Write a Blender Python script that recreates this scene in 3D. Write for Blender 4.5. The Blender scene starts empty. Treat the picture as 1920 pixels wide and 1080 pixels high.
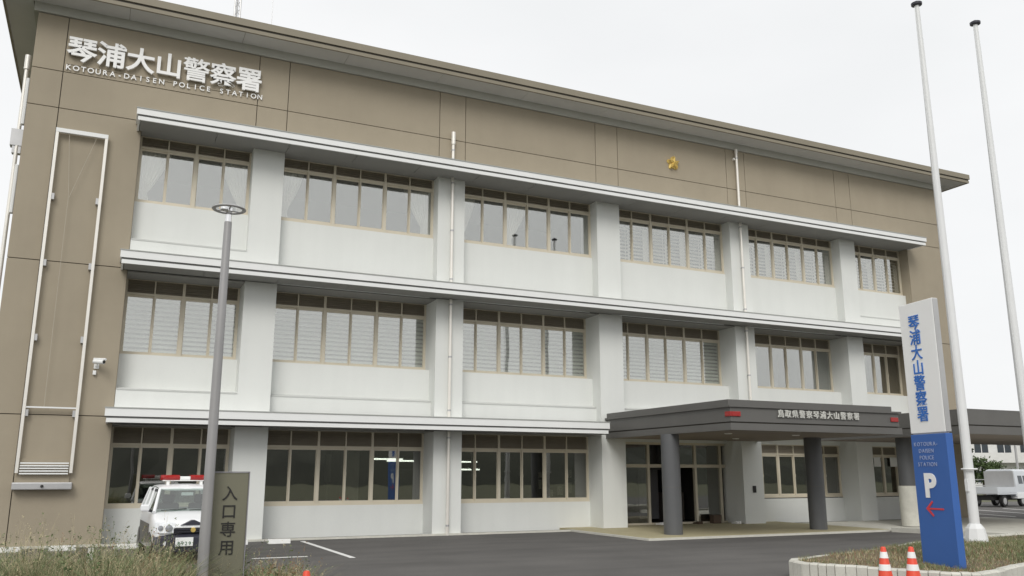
import bpy, math, random
import numpy as np
from mathutils import Matrix, Vector

random.seed(7); rng = np.random.default_rng(7)
SC = bpy.context.scene
COL = SC.collection
PI = math.pi
R = math.radians

# ------------------------------------------------------------------ camera
cd = bpy.data.cameras.new('camera'); cam = bpy.data.objects.new('camera', cd); COL.objects.link(cam)
cd.sensor_width = 36.0; cd.lens = 30.0; cd.clip_start = 0.1; cd.clip_end = 3000
cam.location = (0.0, -24.0, 1.7136)
cam.rotation_euler = (R(90 + 12.333), 0, R(-25.327))
SC.camera = cam

# ------------------------------------------------------------------ sky, sun, exposure
SUN_EL, SUN_AZ = 40.0, 208.0       # azimuth measured from +Y towards +X; the light comes from behind the camera
wd = bpy.data.worlds.new('World'); SC.world = wd; wd.use_nodes = True
nt = wd.node_tree; nt.nodes.clear()
o_ = nt.nodes.new('ShaderNodeOutputWorld'); bg = nt.nodes.new('ShaderNodeBackground')
sky = nt.nodes.new('ShaderNodeTexSky'); sky.sky_type = 'NISHITA'; sky.sun_disc = False
sky.sun_elevation = R(SUN_EL); sky.sun_rotation = R(SUN_AZ); sky.dust_density = 4.0; sky.air_density = 1.0
hs = nt.nodes.new('ShaderNodeHueSaturation'); hs.inputs['Saturation'].default_value = 0.25
nz = nt.nodes.new('ShaderNodeTexNoise'); nz.inputs['Scale'].default_value = 2.2; nz.inputs['Detail'].default_value = 5
tc = nt.nodes.new('ShaderNodeTexCoord'); mp = nt.nodes.new('ShaderNodeMapping'); mp.inputs['Scale'].default_value = (1, 1, 2.6)
cr = nt.nodes.new('ShaderNodeValToRGB')
cr.color_ramp.elements[0].position = 0.3; cr.color_ramp.elements[0].color = (9.3, 9.42, 9.5, 1)
cr.color_ramp.elements[1].position = 0.72; cr.color_ramp.elements[1].color = (10.2, 10.25, 10.3, 1)
mx = nt.nodes.new('ShaderNodeMix'); mx.data_type = 'RGBA'; mx.inputs['Factor'].default_value = 0.86
nt.links.new(tc.outputs['Generated'], mp.inputs['Vector']); nt.links.new(mp.outputs['Vector'], nz.inputs['Vector'])
nt.links.new(nz.outputs['Fac'], cr.inputs['Fac'])
nt.links.new(sky.outputs['Color'], hs.inputs['Color'])
nt.links.new(hs.outputs['Color'], mx.inputs['A']); nt.links.new(cr.outputs['Color'], mx.inputs['B'])
nt.links.new(mx.outputs['Result'], bg.inputs['Color']); bg.inputs['Strength'].default_value = 0.1
nt.links.new(bg.outputs['Background'], o_.inputs['Surface'])

sl = bpy.data.lights.new('sun', 'SUN'); sl.energy = 1.4; sl.angle = R(28); sl.color = (1.0, 0.97, 0.92)
so = bpy.data.objects.new('sun', sl); COL.objects.link(so)
d = Vector((math.sin(R(SUN_AZ)) * math.cos(R(SUN_EL)), math.cos(R(SUN_AZ)) * math.cos(R(SUN_EL)), math.sin(R(SUN_EL))))
so.rotation_euler = (-d).to_track_quat('-Z', 'Y').to_euler(); so.location = (0, -30, 40)

SC.view_settings.view_transform = 'Standard'; SC.view_settings.look = 'None'
SC.view_settings.exposure = 0.08; SC.view_settings.gamma = 1.0; SC.view_settings.use_curve_mapping = False
SC.cycles.max_bounces = 8; SC.cycles.transparent_max_bounces = 16
SC.cycles.use_denoising = True

# ------------------------------------------------------------------ materials
MATS = {}
def mat(name, col, rough=0.7, var=0.08, scale=3.0, bump=0.0, bscale=60.0, metal=0.0, spec=0.5, rand=0.0, fine=0.0, streak=0.0, sdir=(2.6, 2.6, 0.22)):
    """Principled surface: large soft colour variation, optional fine grain and bump, optional per-piece variation."""
    m = bpy.data.materials.new(name); m.use_nodes = True; n = m.node_tree; N = n.nodes; L = n.links
    b = N['Principled BSDF']; b.inputs['Roughness'].default_value = rough; b.inputs['Metallic'].default_value = metal
    b.inputs['Specular IOR Level'].default_value = spec
    g = N.new('ShaderNodeNewGeometry')
    t = N.new('ShaderNodeTexNoise'); t.inputs['Scale'].default_value = scale; t.inputs['Detail'].default_value = 6; t.inputs['Roughness'].default_value = 0.6
    L.new(g.outputs['Position'], t.inputs['Vector'])
    r = N.new('ShaderNodeMapRange'); r.inputs['From Min'].default_value = 0.3; r.inputs['From Max'].default_value = 0.7
    r.inputs['To Min'].default_value = 1 - var; r.inputs['To Max'].default_value = 1 + var
    L.new(t.outputs['Fac'], r.inputs['Value'])
    fac = r.outputs['Result']
    if fine:
        t2 = N.new('ShaderNodeTexNoise'); t2.inputs['Scale'].default_value = bscale; t2.inputs['Detail'].default_value = 3
        L.new(g.outputs['Position'], t2.inputs['Vector'])
        r2 = N.new('ShaderNodeMapRange'); r2.inputs['From Min'].default_value = 0.3; r2.inputs['From Max'].default_value = 0.7
        r2.inputs['To Min'].default_value = 1 - fine; r2.inputs['To Max'].default_value = 1 + fine
        L.new(t2.outputs['Fac'], r2.inputs['Value'])
        q = N.new('ShaderNodeMath'); q.operation = 'MULTIPLY'; L.new(fac, q.inputs[0]); L.new(r2.outputs['Result'], q.inputs[1]); fac = q.outputs[0]
    if streak:                                   # faint rain runs, long in Z
        mp_ = N.new('ShaderNodeMapping'); mp_.inputs['Scale'].default_value = sdir; L.new(g.outputs['Position'], mp_.inputs['Vector'])
        t5 = N.new('ShaderNodeTexNoise'); t5.inputs['Scale'].default_value = 1.0; t5.inputs['Detail'].default_value = 5; L.new(mp_.outputs['Vector'], t5.inputs['Vector'])
        r5 = N.new('ShaderNodeMapRange'); r5.inputs['From Min'].default_value = 0.42; r5.inputs['From Max'].default_value = 0.72
        r5.inputs['To Min'].default_value = 1.0; r5.inputs['To Max'].default_value = 1-2*streak; L.new(t5.outputs['Fac'], r5.inputs['Value'])
        q = N.new('ShaderNodeMath'); q.operation = 'MULTIPLY'; L.new(fac, q.inputs[0]); L.new(r5.outputs['Result'], q.inputs[1]); fac = q.outputs[0]
    if rand:
        oi = N.new('ShaderNodeObjectInfo'); r3 = N.new('ShaderNodeMapRange')
        r3.inputs['To Min'].default_value = 1 - rand; r3.inputs['To Max'].default_value = 1 + rand
        L.new(oi.outputs['Random'], r3.inputs['Value'])
        q = N.new('ShaderNodeMath'); q.operation = 'MULTIPLY'; L.new(fac, q.inputs[0]); L.new(r3.outputs['Result'], q.inputs[1]); fac = q.outputs[0]
    c = N.new('ShaderNodeMix'); c.data_type = 'RGBA'; c.blend_type = 'MULTIPLY'; c.inputs['Factor'].default_value = 1.0
    c.inputs['A'].default_value = (*col, 1); L.new(fac, c.inputs['B']); L.new(c.outputs['Result'], b.inputs['Base Color'])
    if bump:
        t4 = N.new('ShaderNodeTexNoise'); t4.inputs['Scale'].default_value = bscale; t4.inputs['Detail'].default_value = 4
        L.new(g.outputs['Position'], t4.inputs['Vector'])
        bp = N.new('ShaderNodeBump'); bp.inputs['Strength'].default_value = bump; bp.inputs['Distance'].default_value = 0.01
        L.new(t4.outputs['Fac'], bp.inputs['Height']); L.new(bp.outputs['Normal'], b.inputs['Normal'])
    MATS[name] = m
    return m

def glass_mat(name, refl, tint=(0.62, 0.66, 0.64)):
    m = bpy.data.materials.new(name); m.use_nodes = True; n = m.node_tree; N = n.nodes; L = n.links; N.clear()
    out = N.new('ShaderNodeOutputMaterial'); mix = N.new('ShaderNodeMixShader'); tr = N.new('ShaderNodeBsdfTransparent'); gl = N.new('ShaderNodeBsdfGlossy')
    tr.inputs['Color'].default_value = (*tint, 1); gl.inputs['Roughness'].default_value = 0.01; gl.inputs['Color'].default_value = (0.98, 0.985, 0.96, 1)
    fr = N.new('ShaderNodeFresnel'); gb = N.new('ShaderNodeNewGeometry'); io = N.new('ShaderNodeMapRange')   # thin sheet: the same reflectance from both faces
    io.inputs['To Min'].default_value = 1.5; io.inputs['To Max'].default_value = 1/1.5
    L.new(gb.outputs['Backfacing'], io.inputs['Value']); L.new(io.outputs['Result'], fr.inputs['IOR'])
    r = N.new('ShaderNodeMapRange'); r.inputs['To Min'].default_value = refl; r.inputs['To Max'].default_value = 1.0
    L.new(fr.outputs['Fac'], r.inputs['Value']); L.new(r.outputs['Result'], mix.inputs['Fac'])
    g = N.new('ShaderNodeNewGeometry'); oi = N.new('ShaderNodeObjectInfo'); t = N.new('ShaderNodeTexNoise'); t.inputs['Scale'].default_value = 0.9; t.inputs['Detail'].default_value = 1
    bp = N.new('ShaderNodeBump'); bp.inputs['Strength'].default_value = 0.05; bp.inputs['Distance'].default_value = 0.05
    L.new(g.outputs['Position'], t.inputs['Vector']); L.new(t.outputs['Fac'], bp.inputs['Height']); L.new(bp.outputs['Normal'], gl.inputs['Normal'])
    L.new(tr.outputs['BSDF'], mix.inputs[1]); L.new(gl.outputs['BSDF'], mix.inputs[2]); L.new(mix.outputs['Shader'], out.inputs['Surface'])
    return m

def emit_mat(name, col, s):
    m = bpy.data.materials.new(name); m.use_nodes = True; b = m.node_tree.nodes['Principled BSDF']
    b.inputs['Base Color'].default_value = (*col, 1); b.inputs['Emission Color'].default_value = (*col, 1); b.inputs['Emission Strength'].default_value = s
    return m

M_BROWN = mat('brown_stucco', (0.346, 0.300, 0.226), 0.9, 0.05, 0.7, 0.35, 70, rand=0.02, fine=0.05, streak=0.014)
M_JOINT = mat('joint_sealant', (0.12, 0.105, 0.08), 0.9)
M_WHITE = mat('white_stucco', (0.715, 0.73, 0.705), 0.9, 0.025, 0.6, 0.3, 80, fine=0.025, streak=0.014)
M_PAINT = mat('white_painted_metal', (0.80, 0.81, 0.80), 0.55, 0.02, 1.5)
M_CREAM = mat('cream_steel', (0.82, 0.79, 0.73), 0.3, 0.04, 2.0, metal=0.3)
M_SOFFITR = mat('roof_soffit_board', (0.58, 0.58, 0.565), 0.85, 0.04, 1.0)
M_FLASH = mat('shadow_grey_flashing', (0.36, 0.37, 0.35), 0.6, 0.05, 2.0)  # coping metal, its grey also painting a shadow line
M_HEAD = mat('headlight_housing', (0.30, 0.31, 0.33), 0.15, 0.2, 20)
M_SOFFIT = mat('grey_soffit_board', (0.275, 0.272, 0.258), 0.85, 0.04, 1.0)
M_FRIEZE = mat('grey_frieze', (0.46, 0.46, 0.42), 0.85, 0.04, 1.0)
M_ROOF = mat('brown_roof_metal', (0.25, 0.222, 0.165), 0.6, 0.05, 1.0)
M_GROOVE = mat('eave_groove', (0.20, 0.20, 0.195), 0.8)
M_ROOFD = mat('dark_roof_groove', (0.09, 0.08, 0.065), 0.7)
M_FRAME = mat('bronze_window_frame', (0.64, 0.585, 0.47), 0.45, 0.04, 2.0, metal=0.1)
M_LOUVER = mat('brown_louver_slat', (0.30, 0.265, 0.21), 0.6, 0.05)
M_GLASS = glass_mat('window_glass', 0.265, (0.86, 0.87, 0.85))
M_GLASS1 = glass_mat('tinted_ground_floor_glass', 0.185, (0.58, 0.58, 0.54))
M_GLASSD = glass_mat('entrance_glass', 0.17, (0.75, 0.76, 0.74))
M_BLIND = mat('blind_slat', (0.84, 0.87, 0.85), 0.6, 0.03)
M_BLINDW = mat('wood_tone_blind', (0.88, 0.83, 0.79), 0.6, 0.04)
M_CURT = mat('lace_curtain', (0.93, 0.90, 0.87), 0.9, 0.03)
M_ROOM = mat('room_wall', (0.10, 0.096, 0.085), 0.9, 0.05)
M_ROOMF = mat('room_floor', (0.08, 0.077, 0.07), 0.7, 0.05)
M_CAN = mat('charcoal_canopy_metal', (0.118, 0.115, 0.108), 0.5, 0.06, 1.2)
M_CANL = mat('canopy_soffit_board', (0.24, 0.205, 0.178), 0.8, 0.05)
M_COLM = mat('charcoal_column', (0.105, 0.108, 0.112), 0.45, 0.05, 1.5)
M_CONC = mat('pale_concrete', (0.56, 0.55, 0.49), 0.9, 0.1, 3.0, 0.3, 60, rand=0.07, fine=0.06)
M_PORCH = mat('porch_tile', (0.42, 0.375, 0.235), 0.8, 0.07, 2.0, 0.1, 30)
M_ASPH = mat('asphalt', (0.112, 0.107, 0.101), 0.88, 0.14, 0.45, 0.6, 90, fine=0.26, streak=0.10, sdir=(0.22, 1.6, 1.0))
M_LINE = mat('white_road_paint', (0.78, 0.78, 0.76), 0.8, 0.08, 8.0)
M_SOIL = mat('dry_soil', (0.17, 0.13, 0.08), 0.95, 0.25, 4.0, 0.6, 30, fine=0.2)
M_GRASSG = mat('grass_ground', (0.105, 0.108, 0.06), 0.95, 0.3, 0.8, 0.3, 20)
M_STEEL = mat('galvanised_steel', (0.50, 0.50, 0.50), 0.4, 0.06, 3.0, metal=0.5)
M_POLE = mat('white_flagpole', (0.74, 0.75, 0.75), 0.35, 0.03, 1.0)
M_LAMPG = mat('grey_lamp_pole', (0.33, 0.325, 0.325), 0.4, 0.05, 2.0, metal=0.25)
M_SIGNO = mat('olive_sign_panel', (0.172, 0.167, 0.118), 0.5, 0.05, 2.0)
M_SIGNE = mat('grey_sign_edge', (0.24, 0.235, 0.25), 0.45, 0.04)
M_BLACK = mat('black_print', (0.018, 0.017, 0.016), 0.6)
M_BLUE = mat('blue_sign_panel', (0.042, 0.128, 0.40), 0.45, 0.04, 1.5)
M_BLUEL = mat('blue_lettering', (0.04, 0.17, 0.55), 0.5)
M_PALEB = mat('pale_blue_lettering', (0.36, 0.42, 0.6), 0.5)
M_RED = mat('red_arrow', (0.62, 0.05, 0.06), 0.5)
M_CONE = mat('red_cone_plastic', (0.75, 0.075, 0.035), 0.45, 0.05, 5)
M_CONEW = mat('white_reflective_band', (0.85, 0.85, 0.83), 0.4)
M_GOLD = mat('gold_emblem', (0.92, 0.68, 0.22), 0.2, 0.05, 5, metal=0.6)
M_LETW = mat('white_letter', (0.88, 0.88, 0.87), 0.4, 0.02)
M_CARW = mat('white_car_paint', (0.82, 0.83, 0.84), 0.18, 0.01)
M_CARB = mat('black_car_paint', (0.02, 0.02, 0.024), 0.2, 0.02)
M_BUMP = mat('dark_bumper', (0.035, 0.035, 0.05), 0.4, 0.04)
M_RUB = mat('tyre_rubber', (0.02, 0.02, 0.02), 0.85)
M_RIM = mat('wheel_metal', (0.45, 0.45, 0.46), 0.35, 0.04, metal=0.7)
M_CGL = glass_mat('car_glass', 0.14, (0.62, 0.70, 0.66))
M_SIGNW = mat('white_sign_face', (0.90, 0.90, 0.885), 0.4, 0.015, 1.0)
M_LETC = mat('dull_canopy_letter', (0.62, 0.62, 0.58), 0.5, 0.03)
M_ROPE = mat('brown_rope', (0.46, 0.42, 0.34), 0.9)
M_LEDGE = mat('ledge_shadow_strip', (0.52, 0.53, 0.51), 0.6, 0.04, 2.0)  # flat grey standing in for the shade under the ledge lip
M_SEAT = mat('car_interior', (0.06, 0.06, 0.065), 0.9)
M_DASH = mat('pale_dashboard', (0.30, 0.31, 0.31), 0.8)
M_REDL = mat('red_lamp_lens', (0.34, 0.018, 0.016), 0.2, 0.05, 8)
M_CHROME = mat('chrome', (0.75, 0.75, 0.75), 0.12, metal=1.0)
M_LENS = mat('clear_lamp_lens', (0.80, 0.82, 0.84), 0.1, 0.1, 30)
M_PLATE = mat('plate_white', (0.85, 0.86, 0.84), 0.5)
M_PLATEG = mat('plate_green', (0.04, 0.14, 0.07), 0.5)
M_TUBE = emit_mat('lit_tube', (0.93, 1.0, 0.98), 4.0)
M_LEAF = mat('leaf_green', (0.06, 0.095, 0.028), 0.7, 0.4, 1.3)
M_LEAFD = mat('leaf_dark', (0.035, 0.055, 0.022), 0.7, 0.4, 1.3)
M_BARK = mat('bark', (0.10, 0.075, 0.05), 0.95, 0.2, 8)
M_WG = mat('weed_green', (0.155, 0.19, 0.085), 0.8, 0.35, 2.5)
M_WB = mat('broad_leaf_green', (0.10, 0.155, 0.055), 0.6, 0.35, 3.0)
M_WS = mat('weed_straw', (0.50, 0.44, 0.28), 0.85, 0.25, 3.0)
M_WR = mat('weed_russet', (0.25, 0.155, 0.085), 0.85, 0.3, 3.0)
M_HOUSE = mat('house_white', (0.72, 0.72, 0.70), 0.85, 0.05)
M_HROOF = mat('house_roof_grey', (0.18, 0.17, 0.17), 0.7, 0.1)
M_HWIN = mat('house_dark_window', (0.05, 0.06, 0.07), 0.15)
M_TRK = mat('truck_grey_blue', (0.62, 0.65, 0.68), 0.3, 0.03)
M_CARD = mat('brown_cardboard', (0.10, 0.07, 0.05), 0.9)

# ------------------------------------------------------------------ mesh helpers
class MB:
    def __init__(s): s.v = []; s.f = []
    def box(s, x0, x1, y0, y1, z0, z1):
        n = len(s.v)
        s.v += [(x0, y0, z0), (x1, y0, z0), (x1, y1, z0), (x0, y1, z0), (x0, y0, z1), (x1, y0, z1), (x1, y1, z1), (x0, y1, z1)]
        s.f += [(n, n+3, n+2, n+1), (n+4, n+5, n+6, n+7), (n, n+1, n+5, n+4), (n+1, n+2, n+6, n+5), (n+2, n+3, n+7, n+6), (n+3, n, n+4, n+7)]
        return s
    def prism(s, pts, z0, z1):                      # outline in XY (counter-clockwise), extruded in Z
        n = len(s.v); k = len(pts)
        s.v += [(x, y, z0) for x, y in pts] + [(x, y, z1) for x, y in pts]
        s.f += [tuple(range(n+k-1, n-1, -1)), tuple(range(n+k, n+2*k))]
        s.f += [(n+i, n+(i+1) % k, n+k+(i+1) % k, n+k+i) for i in range(k)]
        return s
    def yprism(s, pts, x0, x1):                     # outline in YZ, extruded in X
        n = len(s.v); k = len(pts)
        s.v += [(x0, y, z) for y, z in pts] + [(x1, y, z) for y, z in pts]
        s.f += [tuple(range(n, n+k)), tuple(range(n+2*k-1, n+k-1, -1))]
        s.f += [(n+i, n+k+i, n+k+(i+1) % k, n+(i+1) % k) for i in range(k)]
        return s
    def xprism(s, pts, y0, y1):                     # outline in XZ, extruded in Y
        n = len(s.v); k = len(pts)
        s.v += [(x, y0, z) for x, z in pts] + [(x, y1, z) for x, z in pts]
        s.f += [tuple(range(n, n+k)), tuple(range(n+2*k-1, n+k-1, -1))]
        s.f += [(n+i, n+k+i, n+k+(i+1) % k, n+(i+1) % k) for i in range(k)]
        return s
    def tube(s, p0, p1, r0, r1=None, k=12, caps=True):
        r1 = r0 if r1 is None else r1
        p0 = Vector(p0); p1 = Vector(p1); a = (p1-p0).normalized()
        u = a.orthogonal().normalized(); w = a.cross(u); n = len(s.v)
        for p, r in ((p0, r0), (p1, r1)):
            for i in range(k):
                t = 2*PI*i/k; q = p + u*(r*math.cos(t)) + w*(r*math.sin(t)); s.v.append(tuple(q))
        s.f += [(n+i, n+(i+1) % k, n+k+(i+1) % k, n+k+i) for i in range(k)]
        if caps: s.f += [tuple(range(n+k-1, n-1, -1)), tuple(range(n+k, n+2*k))]
        return s
    def path(s, pts, r, k=8):
        for a, b in zip(pts[:-1], pts[1:]): s.tube(a, b, r, r, k)
        return s
    def lathe(s, prof, c=(0, 0, 0), k=20, axis='z'):
        n = len(s.v)
        for r, z in prof:
            for i in range(k):
                t = 2*PI*i/k; x, y = r*math.cos(t), r*math.sin(t)
                p = (x, y, z) if axis == 'z' else ((z, x, y) if axis == 'x' else (x, z, -y))
                s.v.append((c[0]+p[0], c[1]+p[1], c[2]+p[2]))
        for j in range(len(prof)-1):
            for i in range(k):
                a = n+j*k+i; b = n+j*k+(i+1) % k
                s.f.append((a, b, b+k, a+k))
        s.f += [tuple(range(n+k-1, n-1, -1)), tuple(range(n+(len(prof)-1)*k, n+len(prof)*k))]
        return s
    def ring(s, c, r, rr, k=36, q=8, sz=1.0):
        n = len(s.v)
        for i in range(k):
            t = 2*PI*i/k
            for j in range(q):
                a = 2*PI*j/q; e = r + rr*math.cos(a)
                s.v.append((c[0]+e*math.cos(t), c[1]+e*math.sin(t), c[2]+sz*rr*math.sin(a)))
        for i in range(k):
            for j in range(q):
                s.f.append((n+i*q+j, n+((i+1) % k)*q+j, n+((i+1) % k)*q+(j+1) % q, n+i*q+(j+1) % q))
        return s
    def quad(s, a, b, c, d):
        n = len(s.v); s.v += [a, b, c, d]; s.f.append((n, n+1, n+2, n+3)); return s
    def mesh(s, name, m, smooth=False):
        me = bpy.data.meshes.new(name); me.from_pydata(s.v, [], s.f); me.update()
        if m: me.materials.append(m)
        if smooth:
            me.polygons.foreach_set('use_smooth', [True]*len(me.polygons))
            try: me.set_sharp_from_angle(angle=R(38))
            except Exception: pass
        return me

WORLD = {}
def link(name, me, parent=None, local=False, loc=None):
    o = bpy.data.objects.new(name, me); COL.objects.link(o)
    if loc: o.location = loc
    if parent:
        o.parent = parent
        if not local and parent.name in WORLD: o.matrix_parent_inverse = WORLD[parent.name].inverted()
    return o
def obj(name, mb, m, parent=None, smooth=False, local=False, loc=None, bevel=0.0):
    o = link(name, mb.mesh(name, m, smooth), parent, local, loc)
    if bevel:
        b = o.modifiers.new('bevel', 'BEVEL'); b.width = bevel; b.segments = 2; b.limit_method = 'ANGLE'; b.angle_limit = R(40)
    return o
def B(name, m, parent, *a, **k): return obj(name, MB().box(*a), m, parent, **k)
def tag(o, label=None, cat=None, group=None, kind=None):
    if label: o['label'] = label
    if cat: o['category'] = cat
    if group: o['group'] = group
    if kind: o['kind'] = kind
    return o
def empty(name, loc, rz=0, label=None, cat=None, group=None):
    o = bpy.data.objects.new(name, None); COL.objects.link(o); o.location = loc; o.rotation_euler = (0, 0, rz)
    o.empty_display_size = 0.3
    WORLD[o.name] = Matrix.Translation(loc) @ Matrix.Rotation(rz, 4, 'Z')
    return tag(o, label, cat, group)
def copy_tree(o, parent=None):
    c = o.copy(); COL.objects.link(c); c.parent = parent
    for ch in list(o.children): copy_tree(ch, c)
    return c

_g = {}
def glyph(ch, size, ext, off=0.0):
    """A letter as solid mesh data, standing upright in XZ and facing -Y; origin at the left end of its base line."""
    k = (ch, round(size, 4), round(ext, 4), off)
    if k in _g: return _g[k]
    c = bpy.data.curves.new('letter', 'FONT'); c.body = ch; c.size = size; c.extrude = ext/2; c.offset = off*size; c.resolution_u = 4
    o = bpy.data.objects.new('letter', c); COL.objects.link(o)
    me = bpy.data.meshes.new_from_object(o.evaluated_get(bpy.context.evaluated_depsgraph_get()))
    bpy.data.objects.remove(o); bpy.data.curves.remove(c)
    me.transform(Matrix(((1, 0, 0, 0), (0, 0, -1, 0), (0, 1, 0, 0), (0, 0, 0, 1)))); me.name = 'letter'
    _g[k] = me
    return me
def letter(ch, size, ext, m, parent, pos, off=0.0, sx=1.0, rz=0.0, local=False):
    src = glyph(ch, size, ext, off); me = src.copy()
    me.materials.clear(); me.materials.append(m)
    o = link('letter', me, parent, local); o.location = pos; o.scale = (sx, 1, 1); o.rotation_euler = (0, 0, rz)
    return o
def glyph_w(ch, size, off=0.0):
    me = glyph(ch, size, 0.01, off)
    xs = [v.co.x for v in me.vertices]
    return (min(xs), max(xs)) if xs else (0, size*0.3)

# ================================================================== GROUND
def struct(name, mb, m): return tag(obj(name, mb, m), kind='structure')
g_ = MB(); g_.quad((-900, -900, -0.03), (900, -900, -0.03), (900, 900, -0.03), (-900, 900, -0.03)); struct('ground', g_, M_GRASSG)
a_ = MB(); a_.box(-14, 60, -19.5, 2, -0.2, 0.0); struct('parking_lot', a_, M_ASPH)
r_ = MB(); r_.box(-200, 200, -32, -19.6, -0.2, -0.004); struct('road', r_, M_ASPH)
r_ = MB(); r_.box(32.5, 75, 2.01, 14, -0.2, -0.004); struct('side_road', r_, M_ASPH)
for i, x in enumerate((-2.5, 0.0, 2.5, 5.0)):
    l_ = MB(); l_.box(x-0.06, x+0.06, -5.6, -0.55, 0.001, 0.005); struct('parking_line', l_, M_LINE)
l_ = MB(); l_.box(3.05, 4.2, -4.95, -4.83, 0.001, 0.005); struct('parking_line', l_, M_LINE)
l_ = MB(); l_.box(-3.0, -2.88, -9.5, -1.2, 0.001, 0.005); struct('parking_line', l_, M_LINE)

# porch slab with a pale edge, and the pale drive apron on its far side
p_ = MB(); p_.box(13.42, 22.3, -4.2, 1.2, -0.1, 0.06); struct('porch_floor', p_, M_PORCH)
e_ = MB(); e_.box(13.3, 22.3, -4.34, -4.202, -0.1, 0.052); e_.box(13.3, 13.418, -4.2, -0.01, -0.1, 0.052); porch_edge = struct('porch_edge', e_, M_CONC)
p_ = MB(); p_.prism([(22.302, -4.4), (23.2, -8.3), (60, -8.3), (60, -3.4), (32.4, -3.4), (32.4, -0.02), (22.302, -0.02)], -0.1, 0.045); struct('pavement', p_, M_CONC)
k_ = MB(); k_.prism([(22.05, -4.5), (22.95, -8.45), (23.19, -8.45), (22.29, -4.4)], -0.1, 0.13); k_.prism([(22.95, -8.6), (60, -8.6), (60, -8.32), (23.2, -8.32)], -0.1, 0.12)
struct('drive_kerb', k_, M_CONC)
for i in range(9):
    l_ = MB(); l_.prism([(34.5+i*2.6, 0.2), (34.65+i*2.6, 0.2), (37.2+i*2.6, 6.2), (37.05+i*2.6, 6.2)], -0.1, 0.006); struct('parking_line', l_, M_LINE)

# wheel stops in the stalls along the wall
for i, x in enumerate((-1.7, -0.6, 0.75, 1.75, 3.25, 4.3)):
    w_ = MB(); w_.yprism([(-0.09, 0), (0.09, 0), (0.06, 0.11), (-0.06, 0.11)], -0.28, 0.28)
    o = obj('wheel_stop', w_, M_LINE, loc=(x, -1.05, 0.0), bevel=0.01)
    tag(o, ['white concrete wheel stop at the wall under the banner frame, farthest from the car',
            'white concrete wheel stop at the wall below the banner frame, nearer the car',
            'white concrete wheel stop behind the patrol car, on its mirror side', 'white concrete wheel stop behind the patrol car and the lamp post',
            'white concrete wheel stop just beside the olive entrance sign', 'white concrete wheel stop next to the white parking line in front of the wall'][i],
        'wheel stop', 'wheel stops of the stalls along the wall')

# ================================================================== POLICE STATION
BX0, BX1 = -2.57, 31.87
W0, W1 = 0.20, 29.53
PIERS = [(3.18, 4.05), (8.81, 9.70), (14.56, 15.46), (20.25, 21.13), (25.71, 26.53)]
BAYS = [(W0, 3.18), (4.05, 8.81), (9.70, 14.56), (15.46, 20.25), (21.13, 25.71), (26.53, W1)]
bld = empty('police_station', (14.65, 0, 0), 0,
            'three-storey brown and white police station with long eaves, seven big characters and a gold emblem', 'building')

# --- shell: floors, back and end walls, roof deck
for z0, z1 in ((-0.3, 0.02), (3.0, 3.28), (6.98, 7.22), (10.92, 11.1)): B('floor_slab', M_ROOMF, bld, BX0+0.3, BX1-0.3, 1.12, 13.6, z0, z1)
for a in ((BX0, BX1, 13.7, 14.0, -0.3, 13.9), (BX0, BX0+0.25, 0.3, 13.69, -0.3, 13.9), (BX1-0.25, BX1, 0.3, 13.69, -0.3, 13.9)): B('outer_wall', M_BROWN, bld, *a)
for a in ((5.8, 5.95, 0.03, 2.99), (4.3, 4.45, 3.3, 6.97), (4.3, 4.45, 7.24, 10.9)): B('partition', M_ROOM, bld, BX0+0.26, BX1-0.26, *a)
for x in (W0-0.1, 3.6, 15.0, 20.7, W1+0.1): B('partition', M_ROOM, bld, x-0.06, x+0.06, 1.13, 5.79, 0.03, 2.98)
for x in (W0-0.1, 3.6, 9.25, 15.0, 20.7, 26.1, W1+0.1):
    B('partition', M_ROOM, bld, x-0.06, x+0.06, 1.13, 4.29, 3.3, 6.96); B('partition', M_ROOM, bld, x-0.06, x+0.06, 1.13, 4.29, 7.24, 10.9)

# --- backing behind the brown panels, seen as the joints
s_ = MB()
s_.box(BX0+0.03, W0-0.03, 0.05, 1.1, -0.2, 11.0); s_.box(W1+0.03, BX1-0.03, 0.05, 1.1, -0.2, 11.0)
s_.box(BX0+0.03, BX1-0.03, 0.05, 0.3, 11.0, 13.9); s_.box(BX0+0.03, BX1-0.03, 0.3, 1.1, 11.12, 13.9)
obj('wall_backing', s_, M_JOINT, bld)
# --- brown panels with open joints
def panel(x0, x1, z0, z1, d=0.0):
    j = 0.011
    B('wall_panel', M_BROWN, bld, x0+j, x1-j, 0.0-d, 0.049, z0+j, z1-j)
ZJ = [0.0, 3.15, 7.01, 11.14, 12.17, 13.74]
for a, b in zip(ZJ[:-1], ZJ[1:]):
    panel(BX0, -1.83, a, b)
    if b <= 11.2: panel(-1.83, W0, a, b)
for a, b in zip(ZJ[:3], ZJ[1:4]): panel(W1, BX1, a, b)
XJ = [-1.83] + [x for p in PIERS for x in p] + [BX1]
for a, b in zip(XJ[:-1], XJ[1:]):
    panel(a, b, 12.17, 13.74); panel(a, b, 11.14, 12.17)
# reveals of the brown end walls beside the windows
B('wall_reveal', M_BROWN, bld, W0-0.029, W0, 0.05, 1.1, 0.0, 11.0); B('wall_reveal', M_BROWN, bld, W1, W1+0.029, 0.05, 1.1, 0.0, 11.0)

# --- white piers, one per storey
for x0, x1 in PIERS:
    B('pier', M_WHITE, bld, x0, x1, 0.0, 1.1, -0.2, 2.97)
    B('pier', M_WHITE, bld, x0, x1, 0.0, 1.1, 3.0 if x0 > 14 else 3.2, 6.95)
    B('pier', M_WHITE, bld, x0, x1, 0.0, 1.1, 7.2, 10.9)

for x0, x1 in ((BX0, 13.29),): B('plinth', M_CONC, bld, x0, x1, -0.14, -0.002, -0.1, 0.05)
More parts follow.
